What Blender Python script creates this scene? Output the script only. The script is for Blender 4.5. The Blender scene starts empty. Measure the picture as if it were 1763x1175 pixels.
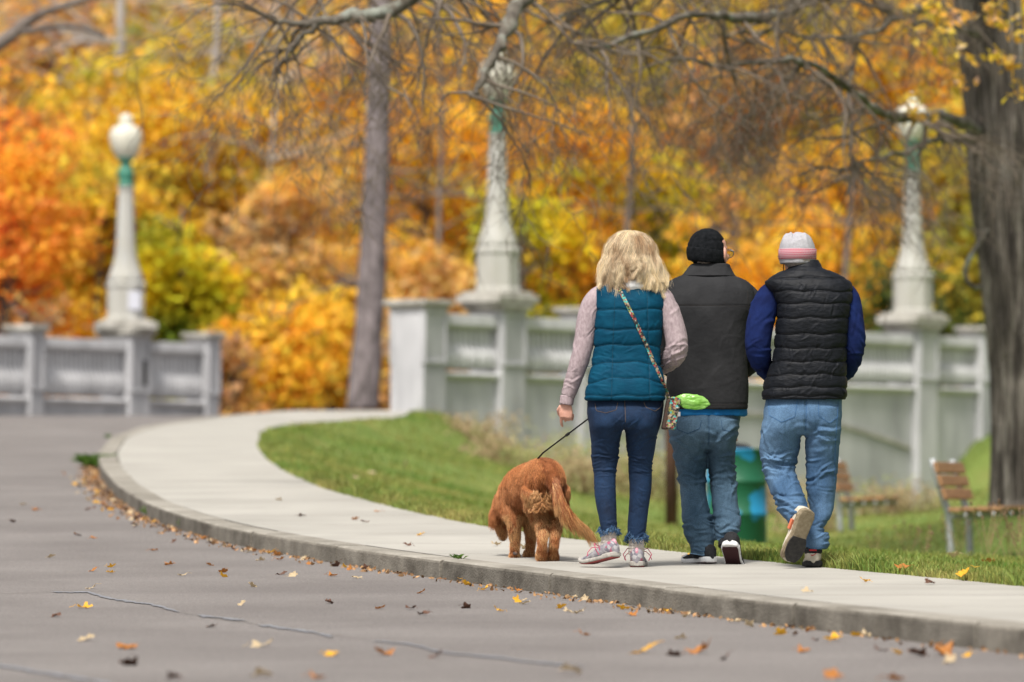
import bpy, bmesh, math, random
import numpy as np
from mathutils import Vector, Matrix
from mathutils.bvhtree import BVHTree

# ------------------------------------------------------------------ camera, sky, sun, exposure
SC = bpy.context.scene
COL = SC.collection
FPX = 200.0 / 36.0 * 1763.0          # focal length in photo pixels
HC = 0.43                            # camera height above the near road
HOR = 860.0
PITCH = math.atan((HOR - 587.5) / FPX)
cam_d = bpy.data.cameras.new('camera'); cam = bpy.data.objects.new('camera', cam_d); COL.objects.link(cam)
cam.location = (0, 0, HC); cam.rotation_euler = (math.pi/2 + PITCH, 0, 0)
cam_d.lens = 200; cam_d.sensor_width = 36; cam_d.clip_start = 0.5; cam_d.clip_end = 2000
cam_d.dof.use_dof = True; cam_d.dof.focus_distance = 28.0; cam_d.dof.aperture_fstop = 3.0
SC.camera = cam
SUN_EL, SUN_AZ = 58, 200
w = bpy.data.worlds.new('World'); SC.world = w; w.use_nodes = True
nt = w.node_tree; nt.nodes.clear()
sky = nt.nodes.new('ShaderNodeTexSky'); sky.sky_type = 'NISHITA'; sky.sun_disc = False
sky.sun_elevation = math.radians(SUN_EL); sky.sun_rotation = math.radians(SUN_AZ)
sky.air_density = 1.0; sky.dust_density = 4.0; sky.ozone_density = 1.0
hs = nt.nodes.new('ShaderNodeHueSaturation'); hs.inputs['Saturation'].default_value = 0.16   # a thin even overcast
bg = nt.nodes.new('ShaderNodeBackground'); bg.inputs['Strength'].default_value = 0.088
wo = nt.nodes.new('ShaderNodeOutputWorld')
nt.links.new(sky.outputs[0], hs.inputs['Color']); nt.links.new(hs.outputs[0], bg.inputs['Color']); nt.links.new(bg.outputs[0], wo.inputs['Surface'])
sl = bpy.data.lights.new('sun', 'SUN'); sun = bpy.data.objects.new('sun', sl); COL.objects.link(sun)
sl.energy = 2.75; sl.angle = math.radians(14); sl.color = (1.0, 0.94, 0.86)
# sun behind and to the right of the camera, high
az = math.radians(SUN_AZ); el = math.radians(SUN_EL)
sd = Vector((math.sin(az)*math.cos(el), math.cos(az)*math.cos(el), math.sin(el)))
sun.rotation_euler = sd.to_track_quat('Z', 'Y').to_euler()
SC.view_settings.view_transform = 'Standard'; SC.view_settings.look = 'None'
SC.view_settings.exposure = 0.85; SC.view_settings.gamma = 1.0
SC.cycles.max_bounces = 6; SC.cycles.transparent_max_bounces = 6
try:
    SC.cycles.use_denoising = True
except Exception: pass

# ------------------------------------------------------------------ helpers
RG = np.random.default_rng(7)
random.seed(7)
def ray(u, v):
    a, b = u - 881.5, 587.5 - v
    return (a, FPX*math.cos(PITCH) - b*math.sin(PITCH), FPX*math.sin(PITCH) + b*math.cos(PITCH))
def at(u, v, D):
    r = ray(u, v); k = D / r[1]
    return Vector((r[0]*k, D, HC + r[2]*k))
def vproj(D, z):                      # photo row of a point at depth D, height z
    zc = z - HC
    c, s = math.cos(PITCH), math.sin(PITCH)
    return 587.5 - FPX*(zc*c - D*s)/(D*c + zc*s)
def spline(xs, ys):                   # natural cubic spline
    xs = np.asarray(xs, float); ys = np.asarray(ys, float); n = len(xs)
    A = np.eye(n); r = np.zeros(n); h = np.diff(xs)
    for i in range(1, n-1):
        A[i, i-1] = h[i-1]; A[i, i] = 2*(h[i-1]+h[i]); A[i, i+1] = h[i]
        r[i] = 6*((ys[i+1]-ys[i])/h[i] - (ys[i]-ys[i-1])/h[i-1])
    m = np.linalg.solve(A, r)
    def f(x):
        x = np.clip(np.asarray(x, float), xs[0], xs[-1])
        i = np.clip(np.searchsorted(xs, x)-1, 0, n-2)
        a, b = xs[i+1]-x, x-xs[i]
        return (m[i]*a**3 + m[i+1]*b**3)/(6*h[i]) + (ys[i]/h[i]-m[i]*h[i]/6)*a + (ys[i+1]/h[i]-m[i+1]*h[i]/6)*b
    return f
ZW = spline([4, 10, 16, 21.8, 28, 39, 50, 60, 70, 78, 90, 140],
            [HC+a for a in (-.60, -.56, -.50, -.43, -.332, .0, .357, .74, 1.1, 1.24, 1.27, 1.25)])   # top of the pavement
def zwalk(D): return ZW(D)
def zroad(D): return ZW(D) - 0.10
def depth_of(v, zf, lo=10, hi=72):
    ds = np.linspace(lo, hi, 3000); z = zf(ds)
    vv = np.array([vproj(d, zz) for d, zz in zip(ds, z)])
    return float(ds[np.argmin(np.abs(vv - v))])

_perm = np.random.default_rng(3).permutation(256); _perm = np.concatenate([_perm]*3)
_grad = np.random.default_rng(4).normal(size=(256, 3)); _grad /= np.linalg.norm(_grad, axis=1)[:, None]
def pn(p, s=0.0):                     # vectorised gradient noise, about -1..1
    p = np.asarray(p, float) + s; i = np.floor(p).astype(int); f = p - i; u = f*f*f*(f*(f*6-15)+10)
    out = 0
    for dx in (0, 1):
        for dy in (0, 1):
            for dz in (0, 1):
                h = _perm[(_perm[(_perm[(i[:, 0]+dx) & 255] + i[:, 1]+dy) & 255] + i[:, 2]+dz) & 255]
                g = _grad[h]; d = f - np.array([dx, dy, dz])
                wgt = (u[:, 0] if dx else 1-u[:, 0])*(u[:, 1] if dy else 1-u[:, 1])*(u[:, 2] if dz else 1-u[:, 2])
                out = out + wgt*(g*d).sum(1)
    return out*1.6
def fbm(p, o=4, s=0.0):
    t, a = 0, 1.0
    for k in range(o):
        t = t + a*pn(p*(2**k), s+k*17.3); a *= .5
    return t

def tag(o, label=None, cat=None, group=None, kind=None):
    if label: o['label'] = label
    if cat: o['category'] = cat
    if group: o['group'] = group
    if kind: o['kind'] = kind
    return o
def empty(name, loc, rz=0, label=None, cat=None, group=None):
    o = bpy.data.objects.new(name, None); COL.objects.link(o); o.location = loc; o.rotation_euler = (0, 0, rz)
    o.empty_display_size = 0.1
    return tag(o, label, cat, group)
def link(name, me, m, parent=None, smooth=True):
    o = bpy.data.objects.new(name, me); COL.objects.link(o)
    if m is not None:
        for mm in (m if isinstance(m, (list, tuple)) else [m]): me.materials.append(mm)
    if smooth and len(me.polygons): me.polygons.foreach_set('use_smooth', np.ones(len(me.polygons), bool))
    if parent is not None: o.parent = parent
    return o
def npmesh(V, F, name='m'):           # V (n,3), F (m,k) all the same k
    V = np.asarray(V, np.float32); F = np.asarray(F, np.int32); k = F.shape[1]
    me = bpy.data.meshes.new(name)
    me.vertices.add(len(V)); me.vertices.foreach_set('co', V.ravel())
    me.loops.add(F.size); me.loops.foreach_set('vertex_index', F.ravel())
    me.polygons.add(len(F)); me.polygons.foreach_set('loop_start', np.arange(len(F), dtype=np.int32)*k)
    me.polygons.foreach_set('loop_total', np.full(len(F), k, np.int32))
    me.update(calc_edges=True); return me
class Geo:
    def __init__(s): s.V = []; s.F = []; s.n = 0
    def add(s, V, F):
        V = np.asarray(V, float).reshape(-1, 3); s.V.append(V)
        s.F += [tuple(int(i)+s.n for i in f) for f in F]; s.n += len(V); return s
    def rings(s, R, cap=True):        # R (k,n,3) closed rings
        R = np.asarray(R, float); k, n, _ = R.shape; F = []
        for i in range(k-1):
            for j in range(n):
                j2 = (j+1) % n; F.append((i*n+j, i*n+j2, (i+1)*n+j2, (i+1)*n+j))
        V = R.reshape(-1, 3)
        if cap:
            V = np.vstack([V, R[0].mean(0), R[-1].mean(0)]); a, b = k*n, k*n+1
            for j in range(n):
                j2 = (j+1) % n; F.append((a, j2, j)); F.append((b, (k-1)*n+j, (k-1)*n+j2))
        return s.add(V, F)
    def tube(s, P, r, n=8, flat=1.0, up=None, cap=True):
        P = np.asarray(P, float); k = len(P); r = np.broadcast_to(np.asarray(r, float), (k,))
        T = np.gradient(P, axis=0); T /= np.linalg.norm(T, axis=1)[:, None]+1e-12
        N = np.array(up, float) if up is not None else (np.array([1., 0, 0]) if abs(T[0][0]) < .8 else np.array([0, 1., 0]))
        a = np.linspace(0, 2*math.pi, n, endpoint=False); R = []
        for i in range(k):
            N = N - T[i]*(N@T[i]); N /= np.linalg.norm(N)+1e-12; B = np.cross(T[i], N)
            R.append(P[i] + r[i]*(np.cos(a)[:, None]*N + flat*np.sin(a)[:, None]*B))
        return s.rings(R, cap)
    def ell(s, c, r, rot=None, n=16, m=10):
        th = np.linspace(0, math.pi, m+1)[1:-1]; a = np.linspace(0, 2*math.pi, n, endpoint=False); R = []
        for t in th: R.append(np.stack([np.sin(t)*np.cos(a), np.sin(t)*np.sin(a), np.full(n, np.cos(t))], 1))
        R = np.array(R); V = np.vstack([R.reshape(-1, 3), [[0, 0, 1], [0, 0, -1]]])*np.array(r)
        if rot is not None: V = V @ np.array(rot.to_3x3()).T
        V = V + np.array(c); F = []; k = len(th)
        for i in range(k-1):
            for j in range(n): F.append((i*n+j, (i+1)*n+j, (i+1)*n+(j+1) % n, i*n+(j+1) % n))
        for j in range(n):
            F.append((k*n, j, (j+1) % n)); F.append((k*n+1, (k-1)*n+(j+1) % n, (k-1)*n+j))
        return s.add(V, F)
    def box(s, c, d, rot=None):
        V = np.array([[x, y, z] for x in (-.5, .5) for y in (-.5, .5) for z in (-.5, .5)])*np.array(d)
        if rot is not None: V = V @ np.array(rot.to_3x3()).T
        return s.add(V+np.array(c), [(0, 1, 3, 2), (4, 6, 7, 5), (0, 4, 5, 1), (2, 3, 7, 6), (0, 2, 6, 4), (1, 5, 7, 3)])
    def lathe(s, prof, c=(0, 0, 0), n=24, flute=0, phase=0):   # prof: (radius, z)
        a = np.linspace(0, 2*math.pi, n, endpoint=False)+phase
        rr = 1 + flute*np.cos(a*8)
        return s.rings([np.stack([r*rr*np.cos(a)+c[0], r*rr*np.sin(a)+c[1], np.full(n, z+c[2])], 1) for r, z in prof])
    def mesh(s, name='m'):
        me = bpy.data.meshes.new(name); me.from_pydata(np.vstack(s.V).tolist(), [], s.F); me.update(); return me
    def obj(s, name, m, parent=None, smooth=False, bevel=0):
        o = link(name, s.mesh(name), m, parent, smooth)
        if bevel:
            md = o.modifiers.new('bevel', 'BEVEL'); md.width = bevel; md.segments = 2; md.limit_method = 'ANGLE'
        return o
def remesh(geo, voxel=.006, smooth=4, fac=.5):
    o = bpy.data.objects.new('tmp', geo.mesh()); COL.objects.link(o)
    md = o.modifiers.new('r', 'REMESH'); md.mode = 'VOXEL'; md.voxel_size = voxel
    if smooth:
        ms = o.modifiers.new('s', 'SMOOTH'); ms.factor = fac; ms.iterations = smooth
    dg = bpy.context.evaluated_depsgraph_get(); dg.update()
    me = bpy.data.meshes.new_from_object(o.evaluated_get(dg)); old = o.data
    bpy.data.objects.remove(o); bpy.data.meshes.remove(old)
    me.materials.clear()
    return me
def getv(me):
    n = len(me.vertices); V = np.empty(n*3, np.float32); me.vertices.foreach_get('co', V)
    N = np.empty(n*3, np.float32); me.vertices.foreach_get('normal', N)
    return V.reshape(-1, 3).astype(float), N.reshape(-1, 3).astype(float)
def setv(me, V):
    me.vertices.foreach_set('co', V.astype(np.float32).ravel()); me.update()
def displace(me, fn):                 # fn(V,N) -> scalar offset along the normal
    V, N = getv(me); setv(me, V + N*fn(V, N)[:, None])
def superring(cx, cy, z, rx, ry, e=2.4, n=40):
    a = np.linspace(0, 2*math.pi, n, endpoint=False); c, s_ = np.cos(a), np.sin(a)
    return np.stack([cx+rx*np.sign(c)*np.abs(c)**(2/e), cy+ry*np.sign(s_)*np.abs(s_)**(2/e), np.full(n, z)], 1)
def bvh_of(me): return BVHTree.FromPolygons([v.co.copy() for v in me.vertices], [tuple(p.vertices) for p in me.polygons])

# ------------------------------------------------------------------ materials
def M(name, c1, c2=None, scale=5, detail=5, rough=.8, bump=0, bscale=60, bdist=.003, spec=.3, stretch=(1, 1, 1), bstretch=None,
      island=0.0, trans=0, pos=(.35, .65), metal=0, third=None, hue=0.0, alpha=None, fine=0, coat=0, lo=None):
    m = bpy.data.materials.new(name); m.use_nodes = True; t = m.node_tree; N = t.nodes; L = t.links
    b = N['Principled BSDF']; b.inputs['Roughness'].default_value = rough; b.inputs['Specular IOR Level'].default_value = spec
    b.inputs['Metallic'].default_value = metal
    if coat: b.inputs['Sheen Weight'].default_value = coat
    tc = N.new('ShaderNodeTexCoord'); mp = N.new('ShaderNodeMapping'); mp.inputs['Scale'].default_value = stretch
    L.new(tc.outputs['Object'], mp.inputs['Vector'])
    col = None
    if c2 is not None:
        nz = N.new('ShaderNodeTexNoise'); nz.inputs['Scale'].default_value = scale; nz.inputs['Detail'].default_value = detail
        nz.inputs['Roughness'].default_value = .6
        L.new(mp.outputs[0], nz.inputs['Vector'])
        cr = N.new('ShaderNodeValToRGB'); cr.color_ramp.elements[0].position = pos[0]; cr.color_ramp.elements[1].position = pos[1]
        cr.color_ramp.elements[0].color = (*c1, 1); cr.color_ramp.elements[1].color = (*c2, 1)
        if third:
            e = cr.color_ramp.elements.new(third[0]); e.color = (*third[1], 1)
        if lo is not None:   # blend a second, coarser noise
            n2 = N.new('ShaderNodeTexNoise'); n2.inputs['Scale'].default_value = lo[0]; n2.inputs['Detail'].default_value = 3
            L.new(tc.outputs['Object'], n2.inputs['Vector'])
            mm = N.new('ShaderNodeMix'); mm.data_type = 'FLOAT'; mm.inputs[0].default_value = lo[1]
            L.new(nz.outputs[0], mm.inputs[2]); L.new(n2.outputs[0], mm.inputs[3]); L.new(mm.outputs[0], cr.inputs[0])
        else: L.new(nz.outputs[0], cr.inputs[0])
        col = cr.outputs[0]
    if island or hue:
        g = N.new('ShaderNodeNewGeometry'); h = N.new('ShaderNodeHueSaturation')
        if col is None: h.inputs['Color'].default_value = (*c1, 1)
        else: L.new(col, h.inputs['Color'])
        if island:
            mr = N.new('ShaderNodeMapRange'); mr.inputs['To Min'].default_value = 1-island; mr.inputs['To Max'].default_value = 1+island
            L.new(g.outputs['Random Per Island'], mr.inputs['Value']); L.new(mr.outputs[0], h.inputs['Value'])
        if hue:
            wn = N.new('ShaderNodeTexWhiteNoise'); wn.noise_dimensions = '1D'; L.new(g.outputs['Random Per Island'], wn.inputs['W'])
            m2 = N.new('ShaderNodeMapRange'); m2.inputs['To Min'].default_value = .5-hue; m2.inputs['To Max'].default_value = .5+hue
            L.new(wn.outputs['Value'], m2.inputs['Value']); L.new(m2.outputs[0], h.inputs['Hue'])
        col = h.outputs[0]
    if fine:
        n3 = N.new('ShaderNodeTexNoise'); n3.inputs['Scale'].default_value = fine[0]; n3.inputs['Detail'].default_value = 2
        L.new(tc.outputs['Object'], n3.inputs['Vector'])
        h3 = N.new('ShaderNodeHueSaturation'); mr3 = N.new('ShaderNodeMapRange')
        mr3.inputs['From Min'].default_value = .3; mr3.inputs['From Max'].default_value = .7
        mr3.inputs['To Min'].default_value = 1-fine[1]; mr3.inputs['To Max'].default_value = 1+fine[1]
        L.new(n3.outputs[0], mr3.inputs['Value']); L.new(mr3.outputs[0], h3.inputs['Value'])
        if col is None: h3.inputs['Color'].default_value = (*c1, 1)
        else: L.new(col, h3.inputs['Color'])
        col = h3.outputs[0]
    if col is None: b.inputs['Base Color'].default_value = (*c1, 1)
    else: L.new(col, b.inputs['Base Color'])
    if bump:
        nb = N.new('ShaderNodeTexNoise'); nb.inputs['Scale'].default_value = bscale; nb.inputs['Detail'].default_value = 4
        if bstretch:
            mb = N.new('ShaderNodeMapping'); mb.inputs['Scale'].default_value = bstretch; L.new(tc.outputs['Object'], mb.inputs['Vector']); L.new(mb.outputs[0], nb.inputs['Vector'])
        else: L.new(mp.outputs[0], nb.inputs['Vector'])
        bp = N.new('ShaderNodeBump'); bp.inputs['Strength'].default_value = bump; bp.inputs['Distance'].default_value = bdist
        L.new(nb.outputs[0], bp.inputs['Height']); L.new(bp.outputs[0], b.inputs['Normal'])
    if trans:
        tr = N.new('ShaderNodeBsdfTranslucent'); mx = N.new('ShaderNodeMixShader'); mx.inputs[0].default_value = trans
        if col is None: tr.inputs[0].default_value = (*c1, 1)
        else: L.new(col, tr.inputs[0])
        L.new(b.outputs[0], mx.inputs[1]); L.new(tr.outputs[0], mx.inputs[2]); L.new(mx.outputs[0], N['Material Output'].inputs[0])
    return m
def MV(name, cols, scale=60, rough=.7, stretch=(1, 1, 1)):          # coloured cells (printed fabric, patterned strap)
    m = bpy.data.materials.new(name); m.use_nodes = True; t = m.node_tree; N = t.nodes; L = t.links; b = N['Principled BSDF']
    b.inputs['Roughness'].default_value = rough
    tc = N.new('ShaderNodeTexCoord'); mp = N.new('ShaderNodeMapping'); mp.inputs['Scale'].default_value = stretch
    vo = N.new('ShaderNodeTexVoronoi'); vo.inputs['Scale'].default_value = scale
    wn = N.new('ShaderNodeTexWhiteNoise'); cr = N.new('ShaderNodeValToRGB'); cr.color_ramp.interpolation = 'CONSTANT'
    for i, c in enumerate(cols):
        e = cr.color_ramp.elements[0] if i == 0 else cr.color_ramp.elements.new(i/len(cols)); e.color = (*c, 1); e.position = i/len(cols)
    cr.color_ramp.elements[-1].color = (*cols[-1], 1)
    L.new(tc.outputs['Object'], mp.inputs[0]); L.new(mp.outputs[0], vo.inputs['Vector']); L.new(vo.outputs['Color'], wn.inputs['Vector'])
    L.new(wn.outputs['Value'], cr.inputs[0]); L.new(cr.outputs[0], b.inputs['Base Color'])
    return m
# ------------------------------------------------------------------ the ground, road and pavement
CURB_UV = [(1900, 1100), (1763, 1078), (1581, 1060), (1401, 1042), (1240, 1024), (1100, 1006), (980, 991), (880, 979), (779, 966), (620, 945), (500, 927), (380, 905), (320, 889),
           (250, 866), (200, 835), (174, 805), (169, 779), (190, 752), (240, 735), (325, 722), (450, 710), (560, 704), (690, 699)]
INN_UV = [(1990, 1036), (1763, 1008), (1581, 991), (1431, 977), (1270, 961), (1177, 951), (1114, 943), (964, 924), (844, 907), (779, 895), (674, 872), (564, 842),
          (504, 817), (464, 792), (446, 768), (452, 747), (479, 734), (560, 726), (700, 720)]
def edge(uv):
    D, X = [], []
    for u, v in uv:
        d = depth_of(v, zwalk, 8, 74); D.append(d); X.append(at(u, v, d).x)
    D = np.array(D); X = np.array(X); o = np.argsort(D); D = D[o]; X = X[o]
    k = np.concatenate([[True], np.diff(D) > .15]); D, X = D[k], X[k]
    sl_ = (X[1]-X[0])/(D[1]-D[0])
    f0 = lambda d: np.where(d < D[0], X[0] + (d-D[0])*sl_, np.interp(d, D, X))
    dd = np.arange(4, 76, .1); xx = f0(dd)
    ker = np.ones(15)/15.
    for _ in range(2): xx = np.convolve(np.pad(xx, 7, mode='edge'), ker, 'valid')
    return lambda d: np.interp(d, dd, xx)
curb_x = edge(CURB_UV); inn_x = edge(INN_UV)
DEND = 70.0

m_road = M('asphalt', (.138, .125, .119), (.180, .165, .157), scale=.7, detail=9, rough=.8, bump=.7, bscale=120, bdist=.005, fine=(110, .42), spec=.35)
m_curb = M('kerb_concrete', (.16, .145, .12), (.33, .31, .27), scale=3.2, detail=9, rough=.85, bump=.5, bscale=70, bdist=.006, fine=(60, .12), lo=(1.1, .4))
m_walk = M('walk_concrete', (.29, .278, .25), (.38, .365, .33), scale=1.3, detail=9, rough=.85, bump=.35, bscale=120, bdist=.002, fine=(160, .06), lo=(.5, .4))
m_dark = M('joint_dirt', (.05, .045, .04), (.09, .08, .06), rough=.95)
m_tar = M('crack_sealant', (.155, .157, .172), (.20, .208, .23), scale=7, rough=.5, spec=.4)
m_lawn = M('lawn_soil', (.075, .125, .022), (.21, .20, .065), scale=1.6, detail=8, rough=.95, bump=.8, bscale=60, bdist=.02, lo=(.35, .5), third=(.52, (.14, .19, .04)), pos=(.3, .7))
m_forest = M('leaf_litter', (.10, .06, .03), (.38, .20, .07), scale=1.2, detail=9, rough=.95, bump=.8, bscale=12, bdist=.1)

def grid_mesh(rows, cols, fn):
    V = np.array([fn(r, c) for r in rows for c in cols]); n = len(cols); F = []
    for i in range(len(rows)-1):
        for j in range(n-1): F.append((i*n+j, i*n+j+1, (i+1)*n+j+1, (i+1)*n+j))
    return npmesh(V, F)
# road: one sheet from left far away to under the kerb; beyond the pavement's end it carries on over the bridge
rows = np.concatenate([np.arange(4, 70, 1.0), np.arange(70, 90.1, 1.0)])
cols = np.linspace(0, 1, 26)
def road_pt(D, t):
    if D <= 69: xr = curb_x(D) + .05
    else: xr = -1.8 + (D-69)*.70
    return (-45 + (xr+45)*(1-(1-t)**2.2), D, float(zroad(D)))
road = link('road', grid_mesh(rows, cols, road_pt), m_road); tag(road, kind='structure')
# gutter dirt, kerb stones, pavement slabs
kb = Geo(); rnd = random.Random(3); D = 9.0
prof = [(.0, -.16), (.0, -.018), (.004, -.007), (.016, 0.0), (.165, 0.0), (.165, -.16)]
while D < 69.6:
    step = rnd.uniform(1.7, 2.3) if D < 45 else 3.0
    D2 = min(D+step, 69.6); R = []
    jog = rnd.uniform(-.006, .006)
    for d in np.linspace(D+.016, D2-.016, 7):
        e = .05; tx, ty = curb_x(d+e)-curb_x(d-e), 2*e; l = math.hypot(tx, ty); nx, ny = ty/l, -tx/l
        R.append([(curb_x(d)+nx*(a+jog), d+ny*(a+jog), zwalk(d)+b+jog*.3) for a, b in prof])
    kb.rings(R); D = D2
kerb = kb.obj('kerb', m_curb, bevel=.004)
m_face = M('kerb_face_grime_shade', (.080, .070, .056), (.245, .225, .19), island=.16, scale=4.5, detail=10, rough=.95, bump=.6, bscale=60, bdist=.008, lo=(1.5, .4), stretch=(1, 1, 1.6), fine=(90, .15))  # darker than the kerb top: part grime, part shade put into the colour
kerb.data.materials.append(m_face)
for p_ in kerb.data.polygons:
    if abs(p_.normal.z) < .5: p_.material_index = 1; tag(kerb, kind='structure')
def innx(d, t):                       # point between the kerb's inner side and the lawn edge
    e = .05; tx, ty = curb_x(d+e)-curb_x(d-e), 2*e; l = math.hypot(tx, ty)
    a = curb_x(d)+.17/max(.35, ty/l); b = inn_x(d)
    return a + (b-a)*t
sw = Geo(); D = 9.0
while D < 69.6:
    D2 = min(D+1.5, 69.6); ds = np.linspace(D+.006, D2-.006, 6); V = []; F = []
    for d in ds:
        for t in np.linspace(0, 1, 7): V.append((innx(d, t), d, zwalk(d)-.002))
    n = 7
    for i in range(len(ds)-1):
        for j in range(n-1): F.append((i*n+j, i*n+j+1, (i+1)*n+j+1, (i+1)*n+j))
    # skirt
    b0 = len(V)
    for i in list(range(0, len(ds))): V.append((V[i*n+n-1][0], V[i*n+n-1][1], V[i*n+n-1][2]-.12))
    for i in range(len(ds)-1): F.append((i*n+n-1, b0+i, b0+i+1, (i+1)*n+n-1))
    sw.add(V, F); D = D2
walk = sw.obj('pavement', m_walk); tag(walk, kind='structure')
# dark bed showing in the joints
bed = grid_mesh(np.arange(9, 69.7, .5), np.linspace(0, 1, 3), lambda d, t: (curb_x(d)+.03 + (inn_x(d)-curb_x(d)-.04)*t, d, zwalk(d)-.03))
tag(link('pavement_bed', bed, m_dark), kind='structure')

# lawn heights: thin plate spline through known points
CP = [(float(inn_x(d)), d, float(zwalk(d))) for d in (9, 15, 20, 25, 30, 35, 40, 45, 50, 54, 58, 62, 66, 69)]
def cp(u, D, zc): CP.append(((u-881.5)*D/FPX, D, HC+zc))
for a in [(780, 69.2, .93), (870, 70.2, .64), (950, 71.3, .48), (1050, 72.3, .28), (1200, 74, -.15), (1400, 76, -.43), (1530, 77.5, -.5), (1600, 78.5, .10), (1700, 79, .85), (1763, 80, 1.15),
          (1900, 80, 1.5), (1295, 51, -.43), (1480, 58, -.42), (1650, 47, -.50), (1735, 52, -.12), (1155, 58, -.29), (1000, 50, -.2), (900, 60, .22), (1300, 66, -.5), (1500, 68, -.48), (1640, 68, -.2), (1763, 66, .25),
          (1763, 30, -.4), (1763, 38, -.45), (1500, 40, -.46), (1200, 42, -.40), (2300, 50, .4), (2300, 66, 1.0), (2600, 80, 1.8), (3600, 30, -.3), (4000, 15, -.4), (2600, 40, -.2), (3600, 60, .8)]: cp(*a)
CP = np.array(CP); n_ = len(CP)
def _U(r2): return np.where(r2 > 0, r2*np.log(r2+1e-9), 0)
d2 = ((CP[:, None, :2]-CP[None, :, :2])**2).sum(2); A_ = np.zeros((n_+3, n_+3)); A_[:n_, :n_] = _U(d2)+np.eye(n_)*.03
A_[:n_, n_] = 1; A_[:n_, n_+1:] = CP[:, :2]; A_[n_, :n_] = 1; A_[n_+1:, :n_] = CP[:, :2].T
W_ = np.linalg.solve(A_, np.concatenate([CP[:, 2], [0, 0, 0]]))
def zlawn(x, y):
    x = np.atleast_1d(np.asarray(x, float)); y = np.atleast_1d(np.asarray(y, float))
    r2 = (x[:, None]-CP[None, :, 0])**2 + (y[:, None]-CP[None, :, 1])**2
    z = _U(r2)@W_[:n_] + W_[n_] + W_[n_+1]*x + W_[n_+2]*y
    t = np.clip((x-inn_x(y))/.8, 0, 1); t = t*t*(3-2*t); t = np.where(y > 69.4, 1, t)
    z = np.clip(z, -1.2, 2.6)
    return (zwalk(y)-.005)*(1-t) + z*t + .02*pn(np.stack([x*.9, y*.9, x*0], 1))*t
rows = np.concatenate([np.arange(9, 40, .5), np.arange(40, 81.1, .7)]); ts = np.linspace(0, 1, 70)**1.9
V = []
for d in rows:
    x0 = float(inn_x(min(d, 69.4))) + (0 if d < 69.4 else (d-69.4)*.62); xs = x0 + ts*(34)
    V.append(np.stack([xs, np.full(len(xs), d), zlawn(xs, np.full(len(xs), d))], 1))
V = np.vstack(V); n = len(ts); F = [(i*n+j, i*n+j+1, (i+1)*n+j+1, (i+1)*n+j) for i in range(len(rows)-1) for j in range(n-1)]
lawn = link('lawn', npmesh(V, F), m_lawn); tag(lawn, kind='structure')
# wide ground beneath everything and the wooded hillside that closes the view
def hill_z(x, y):
    b = np.interp(y, [-60, 20, 60, 86, 90, 96, 104, 125, 170, 260, 420], [-1.2, -1.2, -.6, 1.0, 1.35, 1.5, 1.9, 5.5, 17, 42, 70])
    b = np.where((y < 86), b, b)
    return b + 0.012*np.abs(x)**1.15*(y > 95)
rows = np.concatenate([np.arange(-60, 84, 12.0), np.arange(84, 130, 3), np.arange(130, 421, 15)]); colx = np.linspace(-260, 260, 80)
XX, YY = np.meshgrid(colx, rows); Z = hill_z(XX.ravel(), YY.ravel())
Z += np.where(YY.ravel() > 95, 1.2*fbm(np.stack([XX.ravel()*.05, YY.ravel()*.05, XX.ravel()*0], 1), 3), 0)
Z = np.where((YY.ravel() < 84), np.minimum(Z, -1.2 + 0*Z), Z)
V = np.stack([XX.ravel(), YY.ravel(), Z], 1); n = len(colx)
F = [(i*n+j, i*n+j+1, (i+1)*n+j+1, (i+1)*n+j) for i in range(len(rows)-1) for j in range(n-1)]
hills = link('hills', npmesh(V, F), m_forest); tag(hills, kind='structure')

# crack sealant strips on the asphalt
def road_pt_uv(u, v):
    d = depth_of(v, zroad, 8, 74); p = at(u, v, d); return p.x, d
def strip(pts, w0, name, lift=.004, m=m_tar, seed=0):
    P = []
    for u, v in pts: P.append(road_pt_uv(u, v))
    P = np.array(P); t = np.linspace(0, len(P)-1, 60); X = np.interp(t, range(len(P)), P[:, 0]); Y = np.interp(t, range(len(P)), P[:, 1])
    r = np.random.default_rng(seed); jit = fbm(np.stack([t*3.1, t*0+seed, t*0], 1), 3)*.12
    Y = Y + jit; V = []; F = []
    ww = w0*np.clip(np.minimum(t, t[-1]-t)*4, .08, 1)*(.45+.8*np.clip(fbm(np.stack([t*1.7+9, t*0+seed, t*0], 1), 2)+.5, 0, 1.3))
    for i in range(len(t)):
        V.append((X[i], Y[i]-ww[i], float(zroad(Y[i]-ww[i]))+lift)); V.append((X[i], Y[i]+ww[i], float(zroad(Y[i]+ww[i]))+lift))
    for i in range(len(t)-1): F.append((2*i, 2*i+2, 2*i+3, 2*i+1))
    o = link(name, npmesh(V, F), m); tag(o, kind='structure'); return o
strip([(88, 1020), (150, 1021), (190, 1032), (232, 1038), (262, 1042), (310, 1055)], .085, 'road_crack_sealant', seed=1)
strip([(338, 1061), (380, 1065), (425, 1070)], .09, 'road_crack_sealant', seed=2)
strip([(443, 1077), (490, 1083), (545, 1091), (575, 1099)], .09, 'road_crack_sealant', seed=3)
strip([(640, 1104), (700, 1110), (760, 1124), (890, 1138), (1010, 1150)], .075, 'road_crack_sealant', seed=4)
strip([(-60, 1140), (30, 1152), (60, 1158), (130, 1168), (200, 1182)], .09, 'road_crack_sealant', seed=5)
strip([(-60, 1024), (20, 1023.5), (88, 1021)], .012, 'road_crack', m=m_dark, seed=6)
strip([(310, 1055), (338, 1061), (443, 1077), (640, 1104)], .010, 'road_crack', lift=.0025, m=m_dark, seed=7)

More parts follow.
